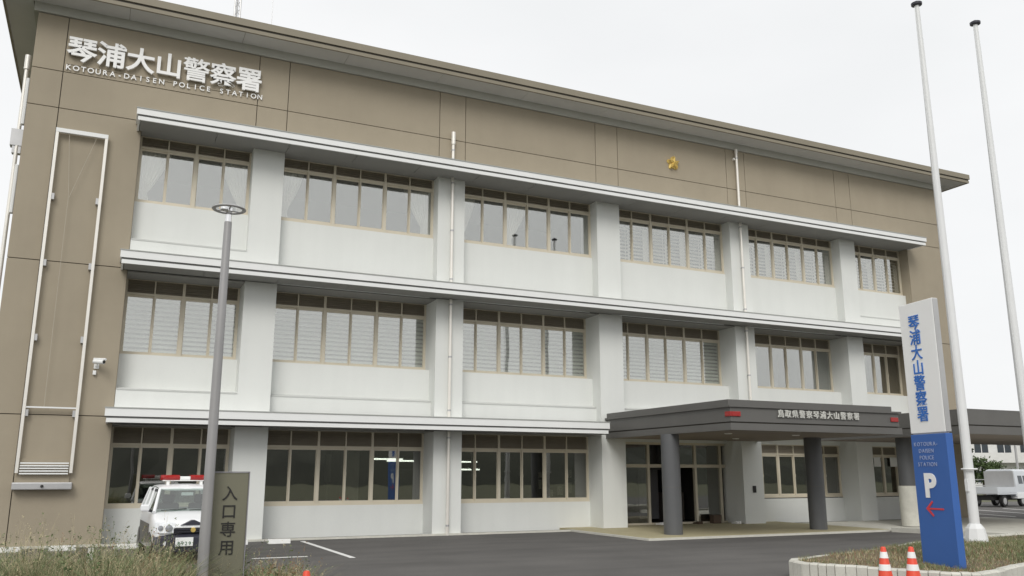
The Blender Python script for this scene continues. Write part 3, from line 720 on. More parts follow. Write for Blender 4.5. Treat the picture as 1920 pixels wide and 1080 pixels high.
# ================================================================== STREET LAMP
lp = empty('street_lamp', (1.2, -13.0, 0), 0, 'grey street lamp with a flat ring-shaped head in front of the windows', 'street lamp')
obj('pole', MB().lathe([(0.068, 0.0), (0.066, 0.5), (0.048, 4.72), (0.046, 4.86)], (0, 0, 0), 20), M_LAMPG, lp, smooth=True, local=True)
obj('base_plate', MB().box(-0.16, 0.16, -0.16, 0.16, 0.0, 0.025), M_LAMPG, lp, local=True)
obj('neck', MB().lathe([(0.04, 4.86), (0.035, 4.99), (0.05, 5.0), (0.05, 5.04)], (0, 0, 0), 14), M_CHROME, lp, smooth=True, local=True)
hd = obj('lamp_ring', MB().ring((0, 0, 5.03), 0.185, 0.026, 40, 8, 0.55), M_STEEL, lp, smooth=True, local=True)
for i in range(3):
    t = 2*PI*i/3+0.5; obj('spoke', MB().tube((0.03*math.cos(t), 0.03*math.sin(t), 5.02), (0.17*math.cos(t), 0.17*math.sin(t), 5.03), 0.011, k=6), M_STEEL, hd, local=True)
obj('lamp_globe', MB().lathe([(0.02, 5.03), (0.05, 5.05), (0.045, 5.09), (0.01, 5.11)], (-0.06, -0.03, -0.04), 14), M_LENS, hd, smooth=True, local=True)

# ================================================================== ENTRANCE SIGN
es = empty('entrance_sign', (1.47, -12.8, 0), 0, 'olive upright sign board with four black characters beside the lamp post', 'sign')
obj('board', MB().box(-0.215, 0.215, -0.02, 0.06, 0.0, 1.735), M_SIGNO, es, local=True, bevel=0.004)
for x in (-0.228, 0.222): obj('edge_trim', MB().box(x-0.006, x+0.006, -0.03, 0.07, 0.0, 1.75), M_SIGNE, es, local=True)
obj('top_trim', MB().box(-0.22, 0.214, -0.03, 0.07, 1.737, 1.75), M_SIGNE, es, local=True)
for i, ch in enumerate('入口専用'): letter(ch, 0.19, 0.006, M_BLACK, es, (-0.09, -0.027, 1.42-i*0.212), 0.004, local=True)

# ================================================================== PLANTED ISLAND
isl = [(10.95, -12.1), (10.72, -12.32), (10.62, -12.72), (10.80, -13.27), (11.11, -13.86), (11.30, -14.4), (11.50, -14.85), (11.85, -15.08), (12.3, -15.0), (13.4, -14.6), (24.0, -11.6), (24.5, -9.2), (21, -9.4), (17.5, -9.8), (13.3, -11.55), (11.9, -11.9)]
ker = obj('kerb', MB().prism([(x, y) for x, y in isl], -0.1, 0.02), M_CONC); tag(ker, kind='structure')
cen = (15.5, -12.0)
def inset(p, d):
    v = Vector((cen[0]-p[0], cen[1]-p[1])).normalized(); return (p[0]+v.x*d, p[1]+v.y*d)
# upright kerb blocks along the whole rim
rim = isl+[isl[0]]; acc = []
for a, b in zip(rim[:-1], rim[1:]):
    L = math.dist(a, b); n = max(1, round(L/(0.15 if a[0] < 14 and b[0] < 14.5 else 0.6)))
    for i in range(n): acc.append(((a[0]+(b[0]-a[0])*(i+0.5)/n, a[1]+(b[1]-a[1])*(i+0.5)/n), math.atan2(b[1]-a[1], b[0]-a[0]), L/n))
kb = {}
for (x, y), an, w in acc:
    k = round(w, 2)
    if k not in kb:
        kb[k] = MB().yprism([(0.0, 0.0), (0.15, 0.0), (0.15, 0.27), (0.13, 0.30), (0.03, 0.30), (0.0, 0.275)][::-1], -w/2+0.005, w/2-0.005).mesh('kerb_block', M_CONC)
    o = link('kerb_block', kb[k], ker); o.location = (x, y, 0.0+random.uniform(-0.006, 0.006)); o.rotation_euler = (random.uniform(-.02, .02), 0, an)
# mounded soil
soil = MB(); rings = [0.14, 0.5, 1.1]; n = len(isl)
def mound(x, y): return 0.24+0.10*math.exp(-((x-15)**2/20+(y+12.2)**2/2.5))+0.02*math.sin(x*5.1)*math.cos(y*4.3)
for d in rings:
    for p in isl:
        q = inset(p, d); soil.v.append((q[0], q[1], mound(*q)-(0.03 if d < 0.2 else 0)))
soil.v.append((cen[0], cen[1], mound(*cen)))
for j in range(len(rings)-1):
    for i in range(n): soil.f.append((j*n+i, j*n+(i+1) % n, (j+1)*n+(i+1) % n, (j+1)*n+i))
for i in range(n): soil.f.append(((len(rings)-1)*n+i, (len(rings)-1)*n+(i+1) % n, len(rings)*n))
tag(obj('planting_bed', soil, M_SOIL, smooth=True), kind='structure')
def inside(x, y, poly):
    c = False; j = len(poly)-1
    for i in range(len(poly)):
        if (poly[i][1] > y) != (poly[j][1] > y) and x < (poly[j][0]-poly[i][0])*(y-poly[i][1])/(poly[j][1]-poly[i][1])+poly[i][0]: c = not c
        j = i
    return c
islin = [inset(p, 0.2) for p in isl]

def blades(name, pts, h0, h1, w, lean, m, label, cat, seg=3, taper=True, curl=0.6):
    """Many thin bent blades as one mesh; pts is an (n,3) array of roots."""
    n = len(pts); h = rng.uniform(h0, h1, n); a = rng.uniform(0, 2*PI, n); le = rng.uniform(0.1, 1, n)*lean*h
    f = rng.uniform(0, 2*PI, n); V = np.zeros((n, (seg+1)*2, 3)); ww = w*rng.uniform(0.6, 1.4, n)
    for s in range(seg+1):
        t = s/seg; c = pts.copy(); c[:, 0] += np.cos(a)*le*t**2; c[:, 1] += np.sin(a)*le*t**2; c[:, 2] += h*(t-curl*0.25*t**3*lean)
        wd_ = ww*(1-0.9*t if taper else 1.0)
        V[:, 2*s] = c; V[:, 2*s+1] = c
        V[:, 2*s, 0] -= np.cos(f)*wd_/2; V[:, 2*s, 1] -= np.sin(f)*wd_/2; V[:, 2*s+1, 0] += np.cos(f)*wd_/2; V[:, 2*s+1, 1] += np.sin(f)*wd_/2
    k = (seg+1)*2; base = (np.arange(n)*k)[:, None]
    F = np.concatenate([base+np.array([2*s, 2*s+1, 2*s+3, 2*s+2]) for s in range(seg)], axis=0)
    return V.reshape(-1, 3), F
def quads_obj(name, parts, mats, label=None, cat=None):
    V = np.concatenate([p[0] for p in parts]); off = np.cumsum([0]+[len(p[0]) for p in parts[:-1]])
    F = np.concatenate([p[1]+o for p, o in zip(parts, off)]); mi = np.concatenate([np.full(len(p[1]), i) for i, p in enumerate(parts)])
    me = bpy.data.meshes.new(name); me.vertices.add(len(V)); me.vertices.foreach_set('co', V.ravel().astype(np.float32))
    me.loops.add(len(F)*4); me.polygons.add(len(F)); me.loops.foreach_set('vertex_index', F.ravel().astype(np.int32))
    me.polygons.foreach_set('loop_start', np.arange(len(F), dtype=np.int32)*4); me.polygons.foreach_set('loop_total', np.full(len(F), 4, dtype=np.int32))
    for m in mats: me.materials.append(m)
    me.polygons.foreach_set('material_index', mi.astype(np.int32)); me.update(); me.validate()
    return link(name, me)
def leaves(c, n, sp, size):
    """Small quads scattered about points c with spread sp."""
    p = c[rng.integers(0, len(c), n)]+rng.normal(0, 1, (n, 3))*np.array(sp)
    u = rng.normal(0, 1, (n, 3)); u /= np.linalg.norm(u, axis=1)[:, None]; v = np.cross(u, rng.normal(0, 1, (n, 3))); v /= np.linalg.norm(v, axis=1)[:, None]
    s = (size*rng.uniform(0.5, 1.3, n))[:, None]
    V = np.stack([p-u*s, p-v*s*0.5, p+u*s, p+v*s*0.5], axis=1).reshape(-1, 3)
    return V, np.arange(n*4).reshape(-1, 4)

def scatter(poly, n, x0, x1, y0, y1, zf, dens=None):
    out = []
    while len(out) < n:
        x, y = random.uniform(x0, x1), random.uniform(y0, y1)
        if inside(x, y, poly) and (dens is None or random.random() < dens(x, y)): out.append((x, y, zf(x, y)))
    return np.array(out)
patch = lambda x, y: 0.25+0.75*max(0, math.sin(x*2.1+1.3)*math.cos(y*2.7)+0.5*math.sin(x*5.3+y*3.1))
z_ = lambda x, y: mound(x, y)-0.02
P1 = scatter(islin, 15000, 10.6, 24.5, -15, -9.2, z_, lambda x, y: (1.0 if x < 18 else 0.35)*patch(x, y)*(0.25+0.75*min(1, max(0, (x-12.0)/3))))
P2 = scatter(islin, 8000, 10.6, 20, -15, -9.2, z_)
P3 = scatter(islin, 5000, 10.6, 18, -15, -9.2, z_)
tag(quads_obj('lawn_grass', [blades('', P1, 0.03, 0.13, 0.012, 0.8, None, '', ''), blades('', P2, 0.02, 0.09, 0.010, 0.9, None, '', ''), blades('', P3, 0.02, 0.10, 0.012, 0.9, None, '', '')],
              [M_WG, M_WS, M_WR]), 'short patchy green and brown grass on the kerbed island', 'grass', kind='stuff')

# ================================================================== PYLON SIGN
Lp, Rp = Vector((12.6, -13.45)), Vector((12.45, -14.25))
an = math.atan2(Rp.y-Lp.y, Rp.x-Lp.x); PW = (Rp-Lp).length
pyl = empty('pylon_sign', (Lp.x, Lp.y, 0.2), an, 'tall pylon sign, white above with blue characters, blue below with a white P', 'sign')
obj('white_panel', MB().box(0.0, PW, 0.012, 0.13, 2.20, 4.44), M_SIGNW, pyl, local=True, bevel=0.008)
obj('side_trim', MB().box(PW+0.001, PW+0.012, 0.02, 0.12, 2.21, 4.43), M_STEEL, pyl, local=True)
bl = obj('blue_panel', MB().box(-0.004, PW+0.004, 0.004, 0.138, -0.2, 2.18), M_BLUE, pyl, local=True, bevel=0.008)
obj('shadow_gap', MB().box(0.03, PW-0.03, 0.03, 0.11, 2.175, 2.205), M_STEEL, pyl, local=True)
for i, ch in enumerate('琴浦大山警察署'): letter(ch, 0.275, 0.008, M_BLUEL, pyl, (PW/2-0.20, 0.004, 3.99-i*0.262), 0.012, local=True)
for i, wd_ in enumerate(('KOTOURA-', 'DAISEN', 'POLICE', 'STATION')):
    sz = 0.093; x = 0
    ws = [glyph_w(c, sz) for c in wd_]; tot = sum(b-a+0.016 for a, b in ws); x = PW/2-0.06-tot/2
    for c, (a, b) in zip(wd_, ws):
        letter(c, sz, 0.004, M_PALEB, bl, (x-a, -0.001, 1.985-i*0.112), 0.0, local=True); x += b-a+0.016
letter('P', 0.52, 0.008, M_LETW, bl, (PW/2-0.19, -0.002, 1.16), 0.045, local=True)
ar = MB(); z = 0.96; x0 = PW/2-0.2
ar.xprism([(x0+0.06, z-0.014), (x0+0.40, z-0.014), (x0+0.40, z+0.014), (x0+0.06, z+0.014)], -0.004, 0.003)
ar.xprism([(x0, z), (x0+0.04, z-0.02), (x0+0.17, z+0.105), (x0+0.15, z+0.13)][::1], -0.0045, 0.0028); ar.xprism([(x0, z), (x0+0.15, z-0.13), (x0+0.17, z-0.105), (x0+0.04, z+0.02)], -0.005, 0.0026)
obj('arrow', ar, M_RED, bl, local=True)

# ================================================================== FLAGPOLES
def flagpole(x, y, label):
    e = empty('flagpole', (x, y, 0.25), 0, label, 'flagpole', 'flagpoles on the kerbed island')
    obj('pole', MB().lathe([(0.105, 0.3), (0.10, 3.0), (0.082, 8.0), (0.055, 12.78)], (0, 0, 0), 18), M_POLE, e, smooth=True, local=True)
    obj('base_cover', MB().lathe([(0.27, -0.1), (0.25, 0.02), (0.19, 0.33), (0.125, 0.42), (0.11, 0.43)], (0, 0, 0), 8), M_POLE, e, local=True)
    obj('truck_cap', MB().lathe([(0.05, 12.78), (0.125, 12.80), (0.13, 12.85), (0.06, 12.89), (0.01, 12.92)], (0, 0, 0), 16), M_BUMP, e, smooth=True, local=True)
    obj('halyard_ring', MB().ring((0, -0.02, 1.58), 0.15, 0.022, 24, 6), M_POLE, e, smooth=True, local=True)
    obj('cleat', MB().box(-0.13, -0.09, -0.04, 0.04, 1.1, 1.36), M_POLE, e, local=True, bevel=0.008)
    obj('halyard', MB().path([(-0.13, -0.03, 1.3), (-0.12, -0.03, 12.7)], 0.006, 5), M_POLE, e, local=True)
flagpole(17.22, -11.0, 'tall white flagpole whose base stands behind the blue pylon'); flagpole(19.36, -11.0, 'tall white flagpole farther from the pylon, at the picture edge')

# ================================================================== TRAFFIC CONES
def cone(x, y, rz, label):
    e = empty('traffic_cone', (x, y, 0.0), rz, label, 'traffic cone', 'red and white traffic cones')
    rr = lambda z: 0.145+(0.033-0.145)*z/0.7
    tip = [(rr(0.03), 0.03), (rr(0.68), 0.68), (0.030, 0.695), (0.018, 0.70)]
    obj('cone_body', MB().lathe(tip, (0, 0, 0), 24), M_CONE, e, smooth=True, local=True)
    obj('foot', MB().box(-0.19, 0.19, -0.19, 0.19, 0.0, 0.035), M_CONE, e, local=True, bevel=0.012)
    for z in (0.545, 0.375, 0.16):
        obj('white_band', MB().lathe([(rr(z)+0.003, z), (rr(z+0.085)+0.003, z+0.085)], (0, 0, 0), 24), M_CONEW, e, smooth=True, local=True)
cone(10.30, -14.72, 0.3, 'red and white traffic cone in front of the kerb, farther from the pylon')
cone(10.66, -14.89, 0.9, 'red and white traffic cone in front of the kerb, next to the pylon')
cone(2.125, -14.33, 0.2, 'red traffic cone at the end of the weeds, only its tip showing')

# ================================================================== PATROL CAR (front towards -Y, origin under the front bumper)
car = empty('patrol_car', (1.79, -5.45, 0), R(2.5), 'small white patrol car with a red roof light bar parked behind the weeds', 'car')
def loft(sec, closed=True):
    m = MB(); k = len(sec[0])
    for s in sec: m.v += s
    for i in range(len(sec)-1):
        for j in range(k if closed else k-1): m.f.append((i*k+j, i*k+(j+1) % k, (i+1)*k+(j+1) % k, (i+1)*k+j))
    if closed: m.f += [tuple(range(k-1, -1, -1)), tuple(range((len(sec)-1)*k, len(sec)*k))]
    return m
def sect(y, w, zb, zt, crown=0.02):
    return [(-w*0.93, y, zb), (-w, y, zb+0.12), (-w*1.0, y, zt-0.17), (-w*0.965, y, zt-0.05), (-w*0.86, y, zt), (-w*0.4, y, zt+crown), (0, y, zt+crown*1.2),
            (w*0.4, y, zt+crown), (w*0.86, y, zt), (w*0.965, y, zt-0.05), (w, y, zt-0.17), (w, y, zb+0.12), (w*0.93, y, zb)]
hw = 0.7375
body = loft([sect(0.03, 0.56, 0.46, 0.70), sect(0.10, 0.66, 0.40, 0.785), sect(0.28, 0.715, 0.30, 0.86), sect(0.55, hw, 0.25, 0.935), sect(0.78, hw, 0.22, 0.985, 0.01),
             sect(1.3, hw, 0.22, 1.0, 0), sect(2.4, hw, 0.22, 1.01, 0), sect(3.1, 0.725, 0.25, 1.0, 0), sect(3.34, 0.69, 0.32, 0.97, 0), sect(3.38, 0.66, 0.4, 0.9, 0)])
bo = obj('body', body, M_CARW, car, smooth=True, local=True)
sb = bo.modifiers.new('smooth', 'SUBSURF'); sb.levels = 1; sb.render_levels = 2
# roof and pillars
def gsec(y, w, z): return [(-w, y, z-0.07), (-w*0.97, y, z-0.025), (-w*0.82, y, z), (0, y, z+0.02), (w*0.82, y, z), (w*0.97, y, z-0.025), (w, y, z-0.07), (0, y, z-0.05)]
roof = loft([gsec(1.20, 0.55, 1.42), gsec(1.36, 0.575, 1.485), gsec(1.9, 0.585, 1.515), gsec(2.7, 0.58, 1.50), gsec(3.02, 0.56, 1.455)])
ro = obj('roof', roof, M_CARW, car, smooth=True, local=True); sb = ro.modifiers.new('smooth', 'SUBSURF'); sb.levels = 1; sb.render_levels = 2
for s in (-1, 1):
    for pa, pb, pr in (((s*0.675, 0.70, 0.97), (s*0.545, 1.25, 1.41), 0.035), ((s*0.70, 1.75, 0.98), (s*0.57, 1.78, 1.44), 0.035), ((s*0.70, 2.55, 0.98), (s*0.57, 2.5, 1.44), 0.035), ((s*0.68, 3.3, 0.96), (s*0.55, 3.0, 1.42), 0.05)):
        obj('pillar', MB().tube(pa, pb, pr, pr*0.9, 8), M_CARW, car, local=True, smooth=True)
    o = obj('side_window', MB().quad((s*0.695, 0.78, 0.99), (s*0.70, 3.25, 0.985), (s*0.562, 3.0, 1.43), (s*0.56, 1.27, 1.43)), M_CGL, car, local=True)
    vz = MB(); vz.quad((s*0.60, 1.22, 1.36), (s*0.60, 2.45, 1.38), (s*0.585, 2.45, 1.43), (s*0.585, 1.3, 1.42)); obj('window_visor', vz, M_SEAT, car, local=True)
    obj('door', MB().box(min(s*0.739, s*0.745), max(s*0.739, s*0.745), 0.85, 2.75, 0.28, 0.74), M_CARB, car, local=True, bevel=0.01)
    mr = obj('mirror', MB().box(s*0.84-0.085, s*0.84+0.085, 0.80, 0.90, 0.985, 1.12), M_CARW, car, local=True, bevel=0.03)
    obj('mirror_arm', MB().tube((s*0.70, 0.86, 0.98), (s*0.80, 0.86, 1.02), 0.025, k=8), M_CARB, mr, local=True)
    hl = MB(); pr = [(s*0.33, -0.015), (s*0.50, -0.012), (s*0.62, 0.03), (s*0.705, 0.20), (s*0.66, 0.26), (s*0.36, 0.14)][::s]
    k_ = len(pr); hl.v = [(x, y, 0.585) for x, y in pr]+[(x*0.985, y+0.055, 0.80) for x, y in pr]
    hl.f = [tuple(range(k_-1, -1, -1)), tuple(range(k_, 2*k_))]+[(q, (q+1) % k_, k_+(q+1) % k_, k_+q) for q in range(k_)]
    h_ = obj('headlight', hl, M_LENS, car, local=True, bevel=0.02)
    for rx, rz, rr_, ry in ((0.45, 0.685, 0.068, -0.02), (0.60, 0.69, 0.05, 0.02)):
        obj('reflector', MB().lathe([(rr_, 0.0), (rr_*0.9, -0.012), (rr_*0.35, -0.02), (0.003, -0.022)], (s*rx, ry, rz), 16, 'y'), M_HEAD, h_, local=True, smooth=True)
    obj('fog_lamp', MB().tube((s*0.5, -0.02, 0.40), (s*0.5, 0.03, 0.40), 0.04, k=12), M_LENS, car, local=True)
    for y in (0.62, 2.82):
        wh = obj('wheel', MB().lathe([(0.20, -0.075), (0.255, -0.07), (0.268, -0.04), (0.268, 0.04), (0.255, 0.07), (0.20, 0.075)], (s*0.665, y, 0.268), 28, 'x'), M_RUB, car, local=True, smooth=True)
        obj('rim', MB().lathe([(0.05, -0.078), (0.19, -0.07), (0.198, 0.07), (0.05, 0.078)], (s*0.665, y, 0.268), 20, 'x'), M_RIM, wh, local=True, smooth=True)
        obj('wheel_arch', MB().lathe([(0.31, -0.02), (0.315, 0.0), (0.315, 0.012), (0.31, 0.02)], (s*0.725, y, 0.28), 28, 'x'), M_CARB, car, local=True)
ws = MB(); ws.quad((-0.64, 0.715, 0.985), (0.64, 0.715, 0.985), (0.525, 1.225, 1.425), (-0.525, 1.225, 1.425)); obj('windscreen', ws, M_CGL, car, local=True)
obj('rear_window', MB().quad((-0.6, 3.3, 1.0), (0.6, 3.3, 1.0), (0.5, 3.03, 1.42), (-0.5, 3.03, 1.42)), M_CGL, car, local=True)
obj('bumper', loft([[(x*0.80, y-0.06, 0.24), (x*0.82, y-0.075, 0.34), (x*0.82, y-0.07, 0.50), (x*0.80, y+0.03, 0.585), (x*0.80, y+0.14, 0.56), (x*0.8, y+0.14, 0.26)] for x, y in ((-0.86, 0.26), (-0.74, 0.085), (-0.45, 0.02), (0, 0.0), (0.45, 0.02), (0.74, 0.085), (0.86, 0.26))]), M_BUMP, car, local=True, smooth=True)
gr = obj('grille', MB().box(-0.36, 0.36, -0.02, 0.06, 0.585, 0.68), M_CARB, car, local=True, bevel=0.01)
for z in (0.605, 0.65): obj('grille_bar', MB().box(-0.33, 0.33, -0.03, -0.021, z, z+0.012), M_BUMP, gr, local=True)
obj('badge', MB().lathe([(0.045, -0.045), (0.05, -0.03), (0.05, -0.015)], (0, 0, 0.645), 18, 'y'), M_GOLD, gr, local=True, smooth=True)
obj('bonnet_trim', MB().xprism([(-0.36, 0.69), (0.36, 0.69), (0.34, 0.712), (-0.34, 0.712)], -0.015, 0.04), M_CARW, car, local=True)
obj('bonnet_scoop', MB().xprism([(-0.24, 0.735), (0.24, 0.735), (0.03, 0.83), (-0.03, 0.83)], 0.02, 0.26), M_BUMP, car, local=True, bevel=0.01)
pt = obj('number_plate', MB().box(-0.165, 0.165, -0.105, -0.09, 0.345, 0.51), M_PLATE, car, local=True, bevel=0.004); pt.location.x = -0.16
for i, ch in enumerate('8929'): letter(ch, 0.095, 0.003, M_PLATEG, pt, (-0.125+i*0.068, -0.108, 0.365), 0.01, local=True)
obj('dashboard', MB().box(-0.6, 0.6, 0.80, 1.1, 0.90, 1.0), M_DASH, car, local=True, bevel=0.04)
for x in (-0.32, 0.32): obj('seat', MB().box(x-0.22, x+0.22, 1.55, 1.72, 0.6, 1.12).box(x-0.12, x+0.12, 1.57, 1.68, 1.12, 1.30), M_SEAT, car, local=True, bevel=0.04)
obj('cabin_floor', MB().box(-0.66, 0.66, 0.95, 3.2, 0.5, 0.62), M_SEAT, car, local=True)
obj('rear_view_mirror', MB().box(-0.12, 0.12, 1.20, 1.23, 1.28, 1.345), M_LENS, car, local=True, bevel=0.01)
for x0, x1 in ((-0.55, -0.05), (0.0, 0.5)): obj('wiper', MB().path([(x0, 0.70, 1.0), (x1, 0.75, 1.03)], 0.008, 5), M_BLACK, car, local=True)
lb = obj('light_bar', MB().box(-0.45, 0.45, 1.72, 1.98, 1.575, 1.60).box(-0.11, 0.11, 1.71, 1.99, 1.60, 1.675), M_PLATE, car, local=True, bevel=0.015)
for s in (-1, 1):
    obj('red_lens', loft([[(s*x, 1.73-d, 1.60), (s*x, 1.70-d, 1.65), (s*x, 1.76, 1.705), (s*x, 1.94, 1.705), (s*x, 2.0+d, 1.65), (s*x, 1.97+d, 1.60)][::s] for x, d in ((0.11, 0.01), (0.34, 0.02), (0.45, 0.0), (0.49, -0.05))]), M_REDL, lb, local=True)
    obj('bar_foot', MB().box(s*0.34-0.03, s*0.34+0.03, 1.74, 1.84, 1.49, 1.575), M_PLATE, lb, local=True)

# ================================================================== WEEDS in front
bank = [(-4.5, -16.5), (1.9, -16.5), (2.9, -14.5), (2.75, -12.2), (2.1, -11.2), (-4.5, -11.2)]
w_ = MB(); w_.prism(bank, -0.05, 0.05); tag(obj('verge_soil', w_, M_SOIL), kind='structure')
core = [(-4.2, -14.6), (1.75, -14.6), (2.5, -13.2), (2.35, -12.0), (-4.2, -11.5)]
clump = lambda x, y: 0.35+0.65*max(0, math.sin(x*3.3+0.7)*math.sin(y*2.9)+0.6*math.sin(x*7.1+y*5.3))
clump2 = lambda x, y: 0.25+0.75*max(0, math.sin(x*2.7+2.9)*math.sin(y*3.7+1)+0.6*math.sin(x*8.3-y*4.3))
clump3 = lambda x, y: 0.1+0.9*max(0, math.sin(x*2.3+4.4)*math.cos(y*2.2)+0.5*math.sin(x*6.3+y*7.3))*(1.6 if x > 1.6 else 1)
zz = lambda x, y: 0.04
ht = lambda P, a: np.clip(1.0-0.36*np.clip((P[:, 0]-0.7)/1.6, 0, 1), 0.5, 1)*(0.92+0.16*np.sin(P[:, 0]*4.7+1.1)*np.sin(P[:, 1]*3.9)+0.10*np.sin(P[:, 0]*11.3+P[:, 1]*2.7))*np.where((P[:, 0] > 0.85) & (P[:, 0] < 1.8) & (P[:, 1] < -12.75), 0.62, 1.0)*a
def hb(P, h0, h1, w, lean, seg=4):
    V, F = blades('', P, h0, h1, w, lean, None, '', '', seg)
    k = (seg+1)*2; s = np.repeat(ht(P, 1.0), k); V[:, 2] = 0.04+(V[:, 2]-0.04)*s; return V, F
G = scatter(core, 15000, -2.6, 2.5, -14.6, -11.5, zz, clump); S = scatter(core, 13000, -2.6, 2.5, -14.6, -11.5, zz, clump2); U = scatter(core, 8000, -2.6, 2.5, -14.6, -11.5, zz, clump3)
tag(quads_obj('weed_foliage', [hb(G, 0.45, 1.04, 0.014, 0.9), hb(S, 0.45, 1.06, 0.006, 0.75), hb(U, 0.4, 0.95, 0.010, 0.9)], [M_WG, M_WS, M_WR]), 'dense tangle of green and dry tall weeds along the front', 'weeds', kind='stuff')
# branching weeds: stem, side twigs, small leaves and seed heads held on the twigs
def branching(n, h0, h1, zone, tw, leafn, leafs, y0=-14.3):
    T = scatter(core, n, -2.6, 2.5, y0, -11.6, zz, zone); T = T.astype(float); seg = 5
    st = blades('', T, h0, h1, 0.0055, 0.3, None, '', '', seg); k = (seg+1)*2
    f = np.repeat(ht(T, 1.0), k); st[0][:, 2] = 0.04+(st[0][:, 2]-0.04)*f
    P = st[0].reshape(-1, k, 3)[:, 0::2]; pts = []
    for q in range(tw):
        t = rng.uniform(0.45, 1.0, len(P))*seg; i0 = np.minimum(t.astype(int), seg-1); fr = (t-i0)[:, None]; idx = np.arange(len(P))
        pts.append(P[idx, i0]*(1-fr)+P[idx, i0+1]*fr)
    pts = np.concatenate(pts); twg = blades('', pts, 0.04, 0.13, 0.003, 0.9, None, '', '', 2)
    tips = np.concatenate([twg[0].reshape(-1, 6, 3)[:, 4], twg[0].reshape(-1, 6, 3)[:, 2]])
    return st, twg, leaves(tips, leafn, (0.007, 0.007, 0.009), leafs)
a1 = branching(330, 0.75, 1.16, clump, 9, 6500, 0.015); a2 = branching(420, 0.8, 1.22, clump2, 9, 6500, 0.009); a3 = branching(170, 0.7, 1.08, lambda x, y: 1.0 if x > 1.75 else 0.12, 11, 4200, 0.010)
a4 = branching(330, 0.45, 0.86, clump, 10, 7000, 0.021)
tag(quads_obj('branching_weeds', [a4[0], a4[1], a4[2], a1[0], a1[1], a1[2], a2[0], a2[1], a2[2], a3[0], a3[1], a3[2]], [M_WB, M_WB, M_WB, M_WG, M_WG, M_WG, M_WS, M_WS, M_WS, M_WR, M_WR, M_WR]), 'thin branching weeds with small leaves and seed heads rising above the rest', 'weeds', kind='stuff')

# ================================================================== FAR THINGS beyond the building's end
tk = empty('flatbed_truck', (45.9, 8.6, 0), R(8), 'white flatbed truck parked beyond the drive canopy', 'truck')
obj('cab', MB().yprism([(-0.85, 0.5), (0.85, 0.5), (0.85, 1.2), (0.78, 1.95), (0.6, 2.0), (-0.6, 2.0), (-0.78, 1.95), (-0.85, 1.2)], -0.3, 1.35), M_TRK, tk, local=True, bevel=0.06)
for a, b in ((0.0, 0.45), (0.55, 1.15)): obj('cab_window', MB().quad((a, -0.86, 1.22), (b, -0.86, 1.22), (b, -0.79, 1.8), (a, -0.79, 1.8)), M_HWIN, tk, local=True)
obj('cab_skirt', MB().box(-0.28, 1.4, -0.87, 0.87, 0.42, 0.75), M_CARW, tk, local=True, bevel=0.03)
obj('bed', MB().box(-2.3, -0.35, -0.85, 0.85, 0.66, 0.74), M_TRK, tk, local=True)
for y in (-0.87, 0.85): obj('bed_side', MB().box(-2.3, -0.35, y, y+0.03, 0.75, 1.05), M_TRK, tk, local=True)
obj('tail_gate', MB().box(-2.33, -2.3, -0.85, 0.85, 0.7, 1.05), M_TRK, tk, local=True)
obj('bed_frame', MB().box(-0.42, -0.36, -0.8, 0.8, 1.0, 1.9), M_STEEL, tk, local=True)
obj('chassis', MB().box(-2.2, 1.3, -0.5, 0.5, 0.35, 0.6), M_RUB, tk, local=True)
for x in (-1.55, 0.35):
    for y in (-0.72, 0.72):
        wh = obj('wheel', MB().lathe([(0.22, -0.09), (0.30, -0.08), (0.31, 0.08), (0.22, 0.09)], (x, y, 0.31), 20, 'y'), M_RUB, tk, local=True, smooth=True)
        obj('rim', MB().lathe([(0.03, -0.1), (0.18, -0.092), (0.18, 0.092), (0.03, 0.1)], (x, y, 0.31), 14, 'y'), M_STEEL, wh, local=True, smooth=True)
def fence(x0, x1, y):
    f = empty('fence', (x0, y, 0), 0, 'pale mesh fence beyond the parked truck', 'fence')
    n = int((x1-x0)/1.6)
    for i in range(n+1): obj('post', MB().box(i*1.6-0.03, i*1.6+0.03, -0.03, 0.03, 0, 1.5), M_STEEL, f, local=True)
    for z in (0.25, 0.6, 0.95, 1.35): obj('rail', MB().box(0, n*1.6, -0.015, 0.015, z, z+0.05), M_STEEL, f, local=True)
fence(48, 72, 17)
def house(x, y, rz, w, d, h, label, flat=False):
    e = empty('house', (x, y, 0), rz, label, 'house')
    obj('wall', MB().box(-w/2, w/2, 0, d, 0, h), M_HOUSE, e, local=True)
    if flat: obj('roof', MB().box(-w/2-0.4, w/2+0.4, -0.4, d+0.4, h+0.001, h+0.3), M_HOUSE, e, local=True)
    else: obj('roof', MB().yprism([(-0.6, h+0.001), (d+0.6, h+0.001), (d/2, h+1.7)], -w/2-0.5, w/2+0.5), M_HROOF, e, local=True)
    for zf in ((0.9, 2.1), (3.6, 4.8)):
        if zf[1] > h: continue
        for i in range(int(w/2.2)):
            xx = -w/2+0.7+i*2.2
            f = obj('window', MB().box(xx, xx+1.3, -0.04, -0.001, zf[0], zf[1]), M_HWIN, e, local=True)
            obj('frame', MB().box(xx-0.06, xx+1.36, -0.05, -0.041, zf[0]-0.08, zf[0]-0.002).box(xx+0.62, xx+0.68, -0.06, -0.042, zf[0], zf[1]), M_LETW, f, local=True)
    obj('balcony', MB().box(-w/2+0.3, w/2-0.3, -1.1, -0.07, 2.9, 3.05).box(-w/2+0.3, w/2-0.3, -1.1, -1.02, 3.051, 3.9), M_HOUSE, e, local=True)
house(84.5, 35.5, R(-35), 7, 7, 5.4, 'white two-storey house farthest beyond the truck, beside the flagpole', True)
house(88.0, 27.5, R(-30), 8, 7, 5.6, 'white house with a grey gabled roof behind the truck cab')
house(79.0, 41.5, R(-38), 6, 6, 3.0, 'low white house showing behind the green bush', True)

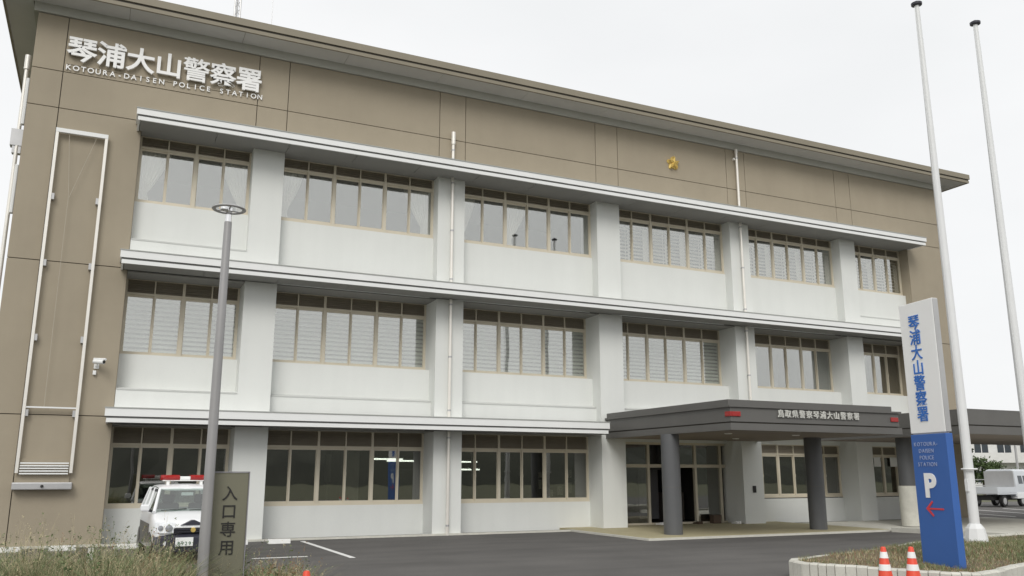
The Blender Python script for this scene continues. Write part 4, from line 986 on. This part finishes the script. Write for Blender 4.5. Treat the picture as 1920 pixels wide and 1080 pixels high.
def tree(name, x, y, zc, rx, rz, n, lm, label, trunk=True, size=0.16):
    e = empty(name, (x, y, 0), 0, label, 'tree')
    cs = []
    for i in range(40):
        t = rng.uniform(0, 2*PI); ph = math.acos(rng.uniform(-0.8, 1)); r = rng.uniform(0.45, 1)**0.6
        cs.append((rx*r*math.sin(ph)*math.cos(t), rx*r*math.sin(ph)*math.sin(t), zc+rz*r*math.cos(ph)))
    V, F = leaves(np.array(cs), n, (rx*0.16, rx*0.16, rz*0.16), size)
    o = quads_obj('crown', [(V, F)], [lm]); o.parent = e
    tr = MB(); tr.tube((0, 0, -0.1), (0, 0, zc), 0.13, 0.07, 8)
    for i in range(0, 40, 5): tr.tube((0, 0, zc*0.6), cs[i], 0.05, 0.015, 5)
    obj('trunk', tr, M_BARK, e, local=True)
tree('shrub_tree', 63.2, 22.5, 2.0, 1.25, 1.15, 4200, M_LEAF, 'rounded green bush tree beside the flagpole beyond the canopy', size=0.12)
tree('dark_tree', 66.0, 27.5, 3.6, 1.7, 2.4, 4200, M_LEAFD, 'dark tree behind the green bush, under the canopy edge', size=0.15)
tree('small_tree', 74.5, 26.0, 1.7, 1.5, 0.8, 3000, M_LEAF, 'low green garden tree between the truck and the gabled house', size=0.13)
up = empty('utility_pole', (72.0, 25.6, 0), 0, 'thin grey utility pole between the bush and the houses', 'pole')
obj('pole', MB().lathe([(0.13, 0), (0.09, 4.6)], (0, 0, 0), 10), M_STEEL, up, smooth=True, local=True)
obj('cross_arm', MB().box(-0.7, 0.7, -0.05, 0.05, 4.2, 4.3), M_STEEL, up, local=True)

# wooded ridge and fields across the road behind the viewpoint, mirrored in the ground-floor glass
hl = MB(); nx, ny = 120, 8
for j in range(ny+1):
    for i in range(nx+1):
        x = -260+i*520/nx; y = -110-j*14; t = j/ny
        hl.v.append((x, y, -1+(10+5*math.sin(x*0.021)+2.5*math.sin(x*0.11+1)+1.4*math.sin(x*0.47)+0.9*math.sin(x*1.3+j))*math.sin(min(1, t*2.2)*PI/2)))
for j in range(ny):
    for i in range(nx): a = j*(nx+1)+i; hl.f.append((a, a+1, a+nx+2, a+nx+1))
struct('hill', hl, mat('far_wood', (0.045, 0.048, 0.034), 0.9, 0.4, 0.05))
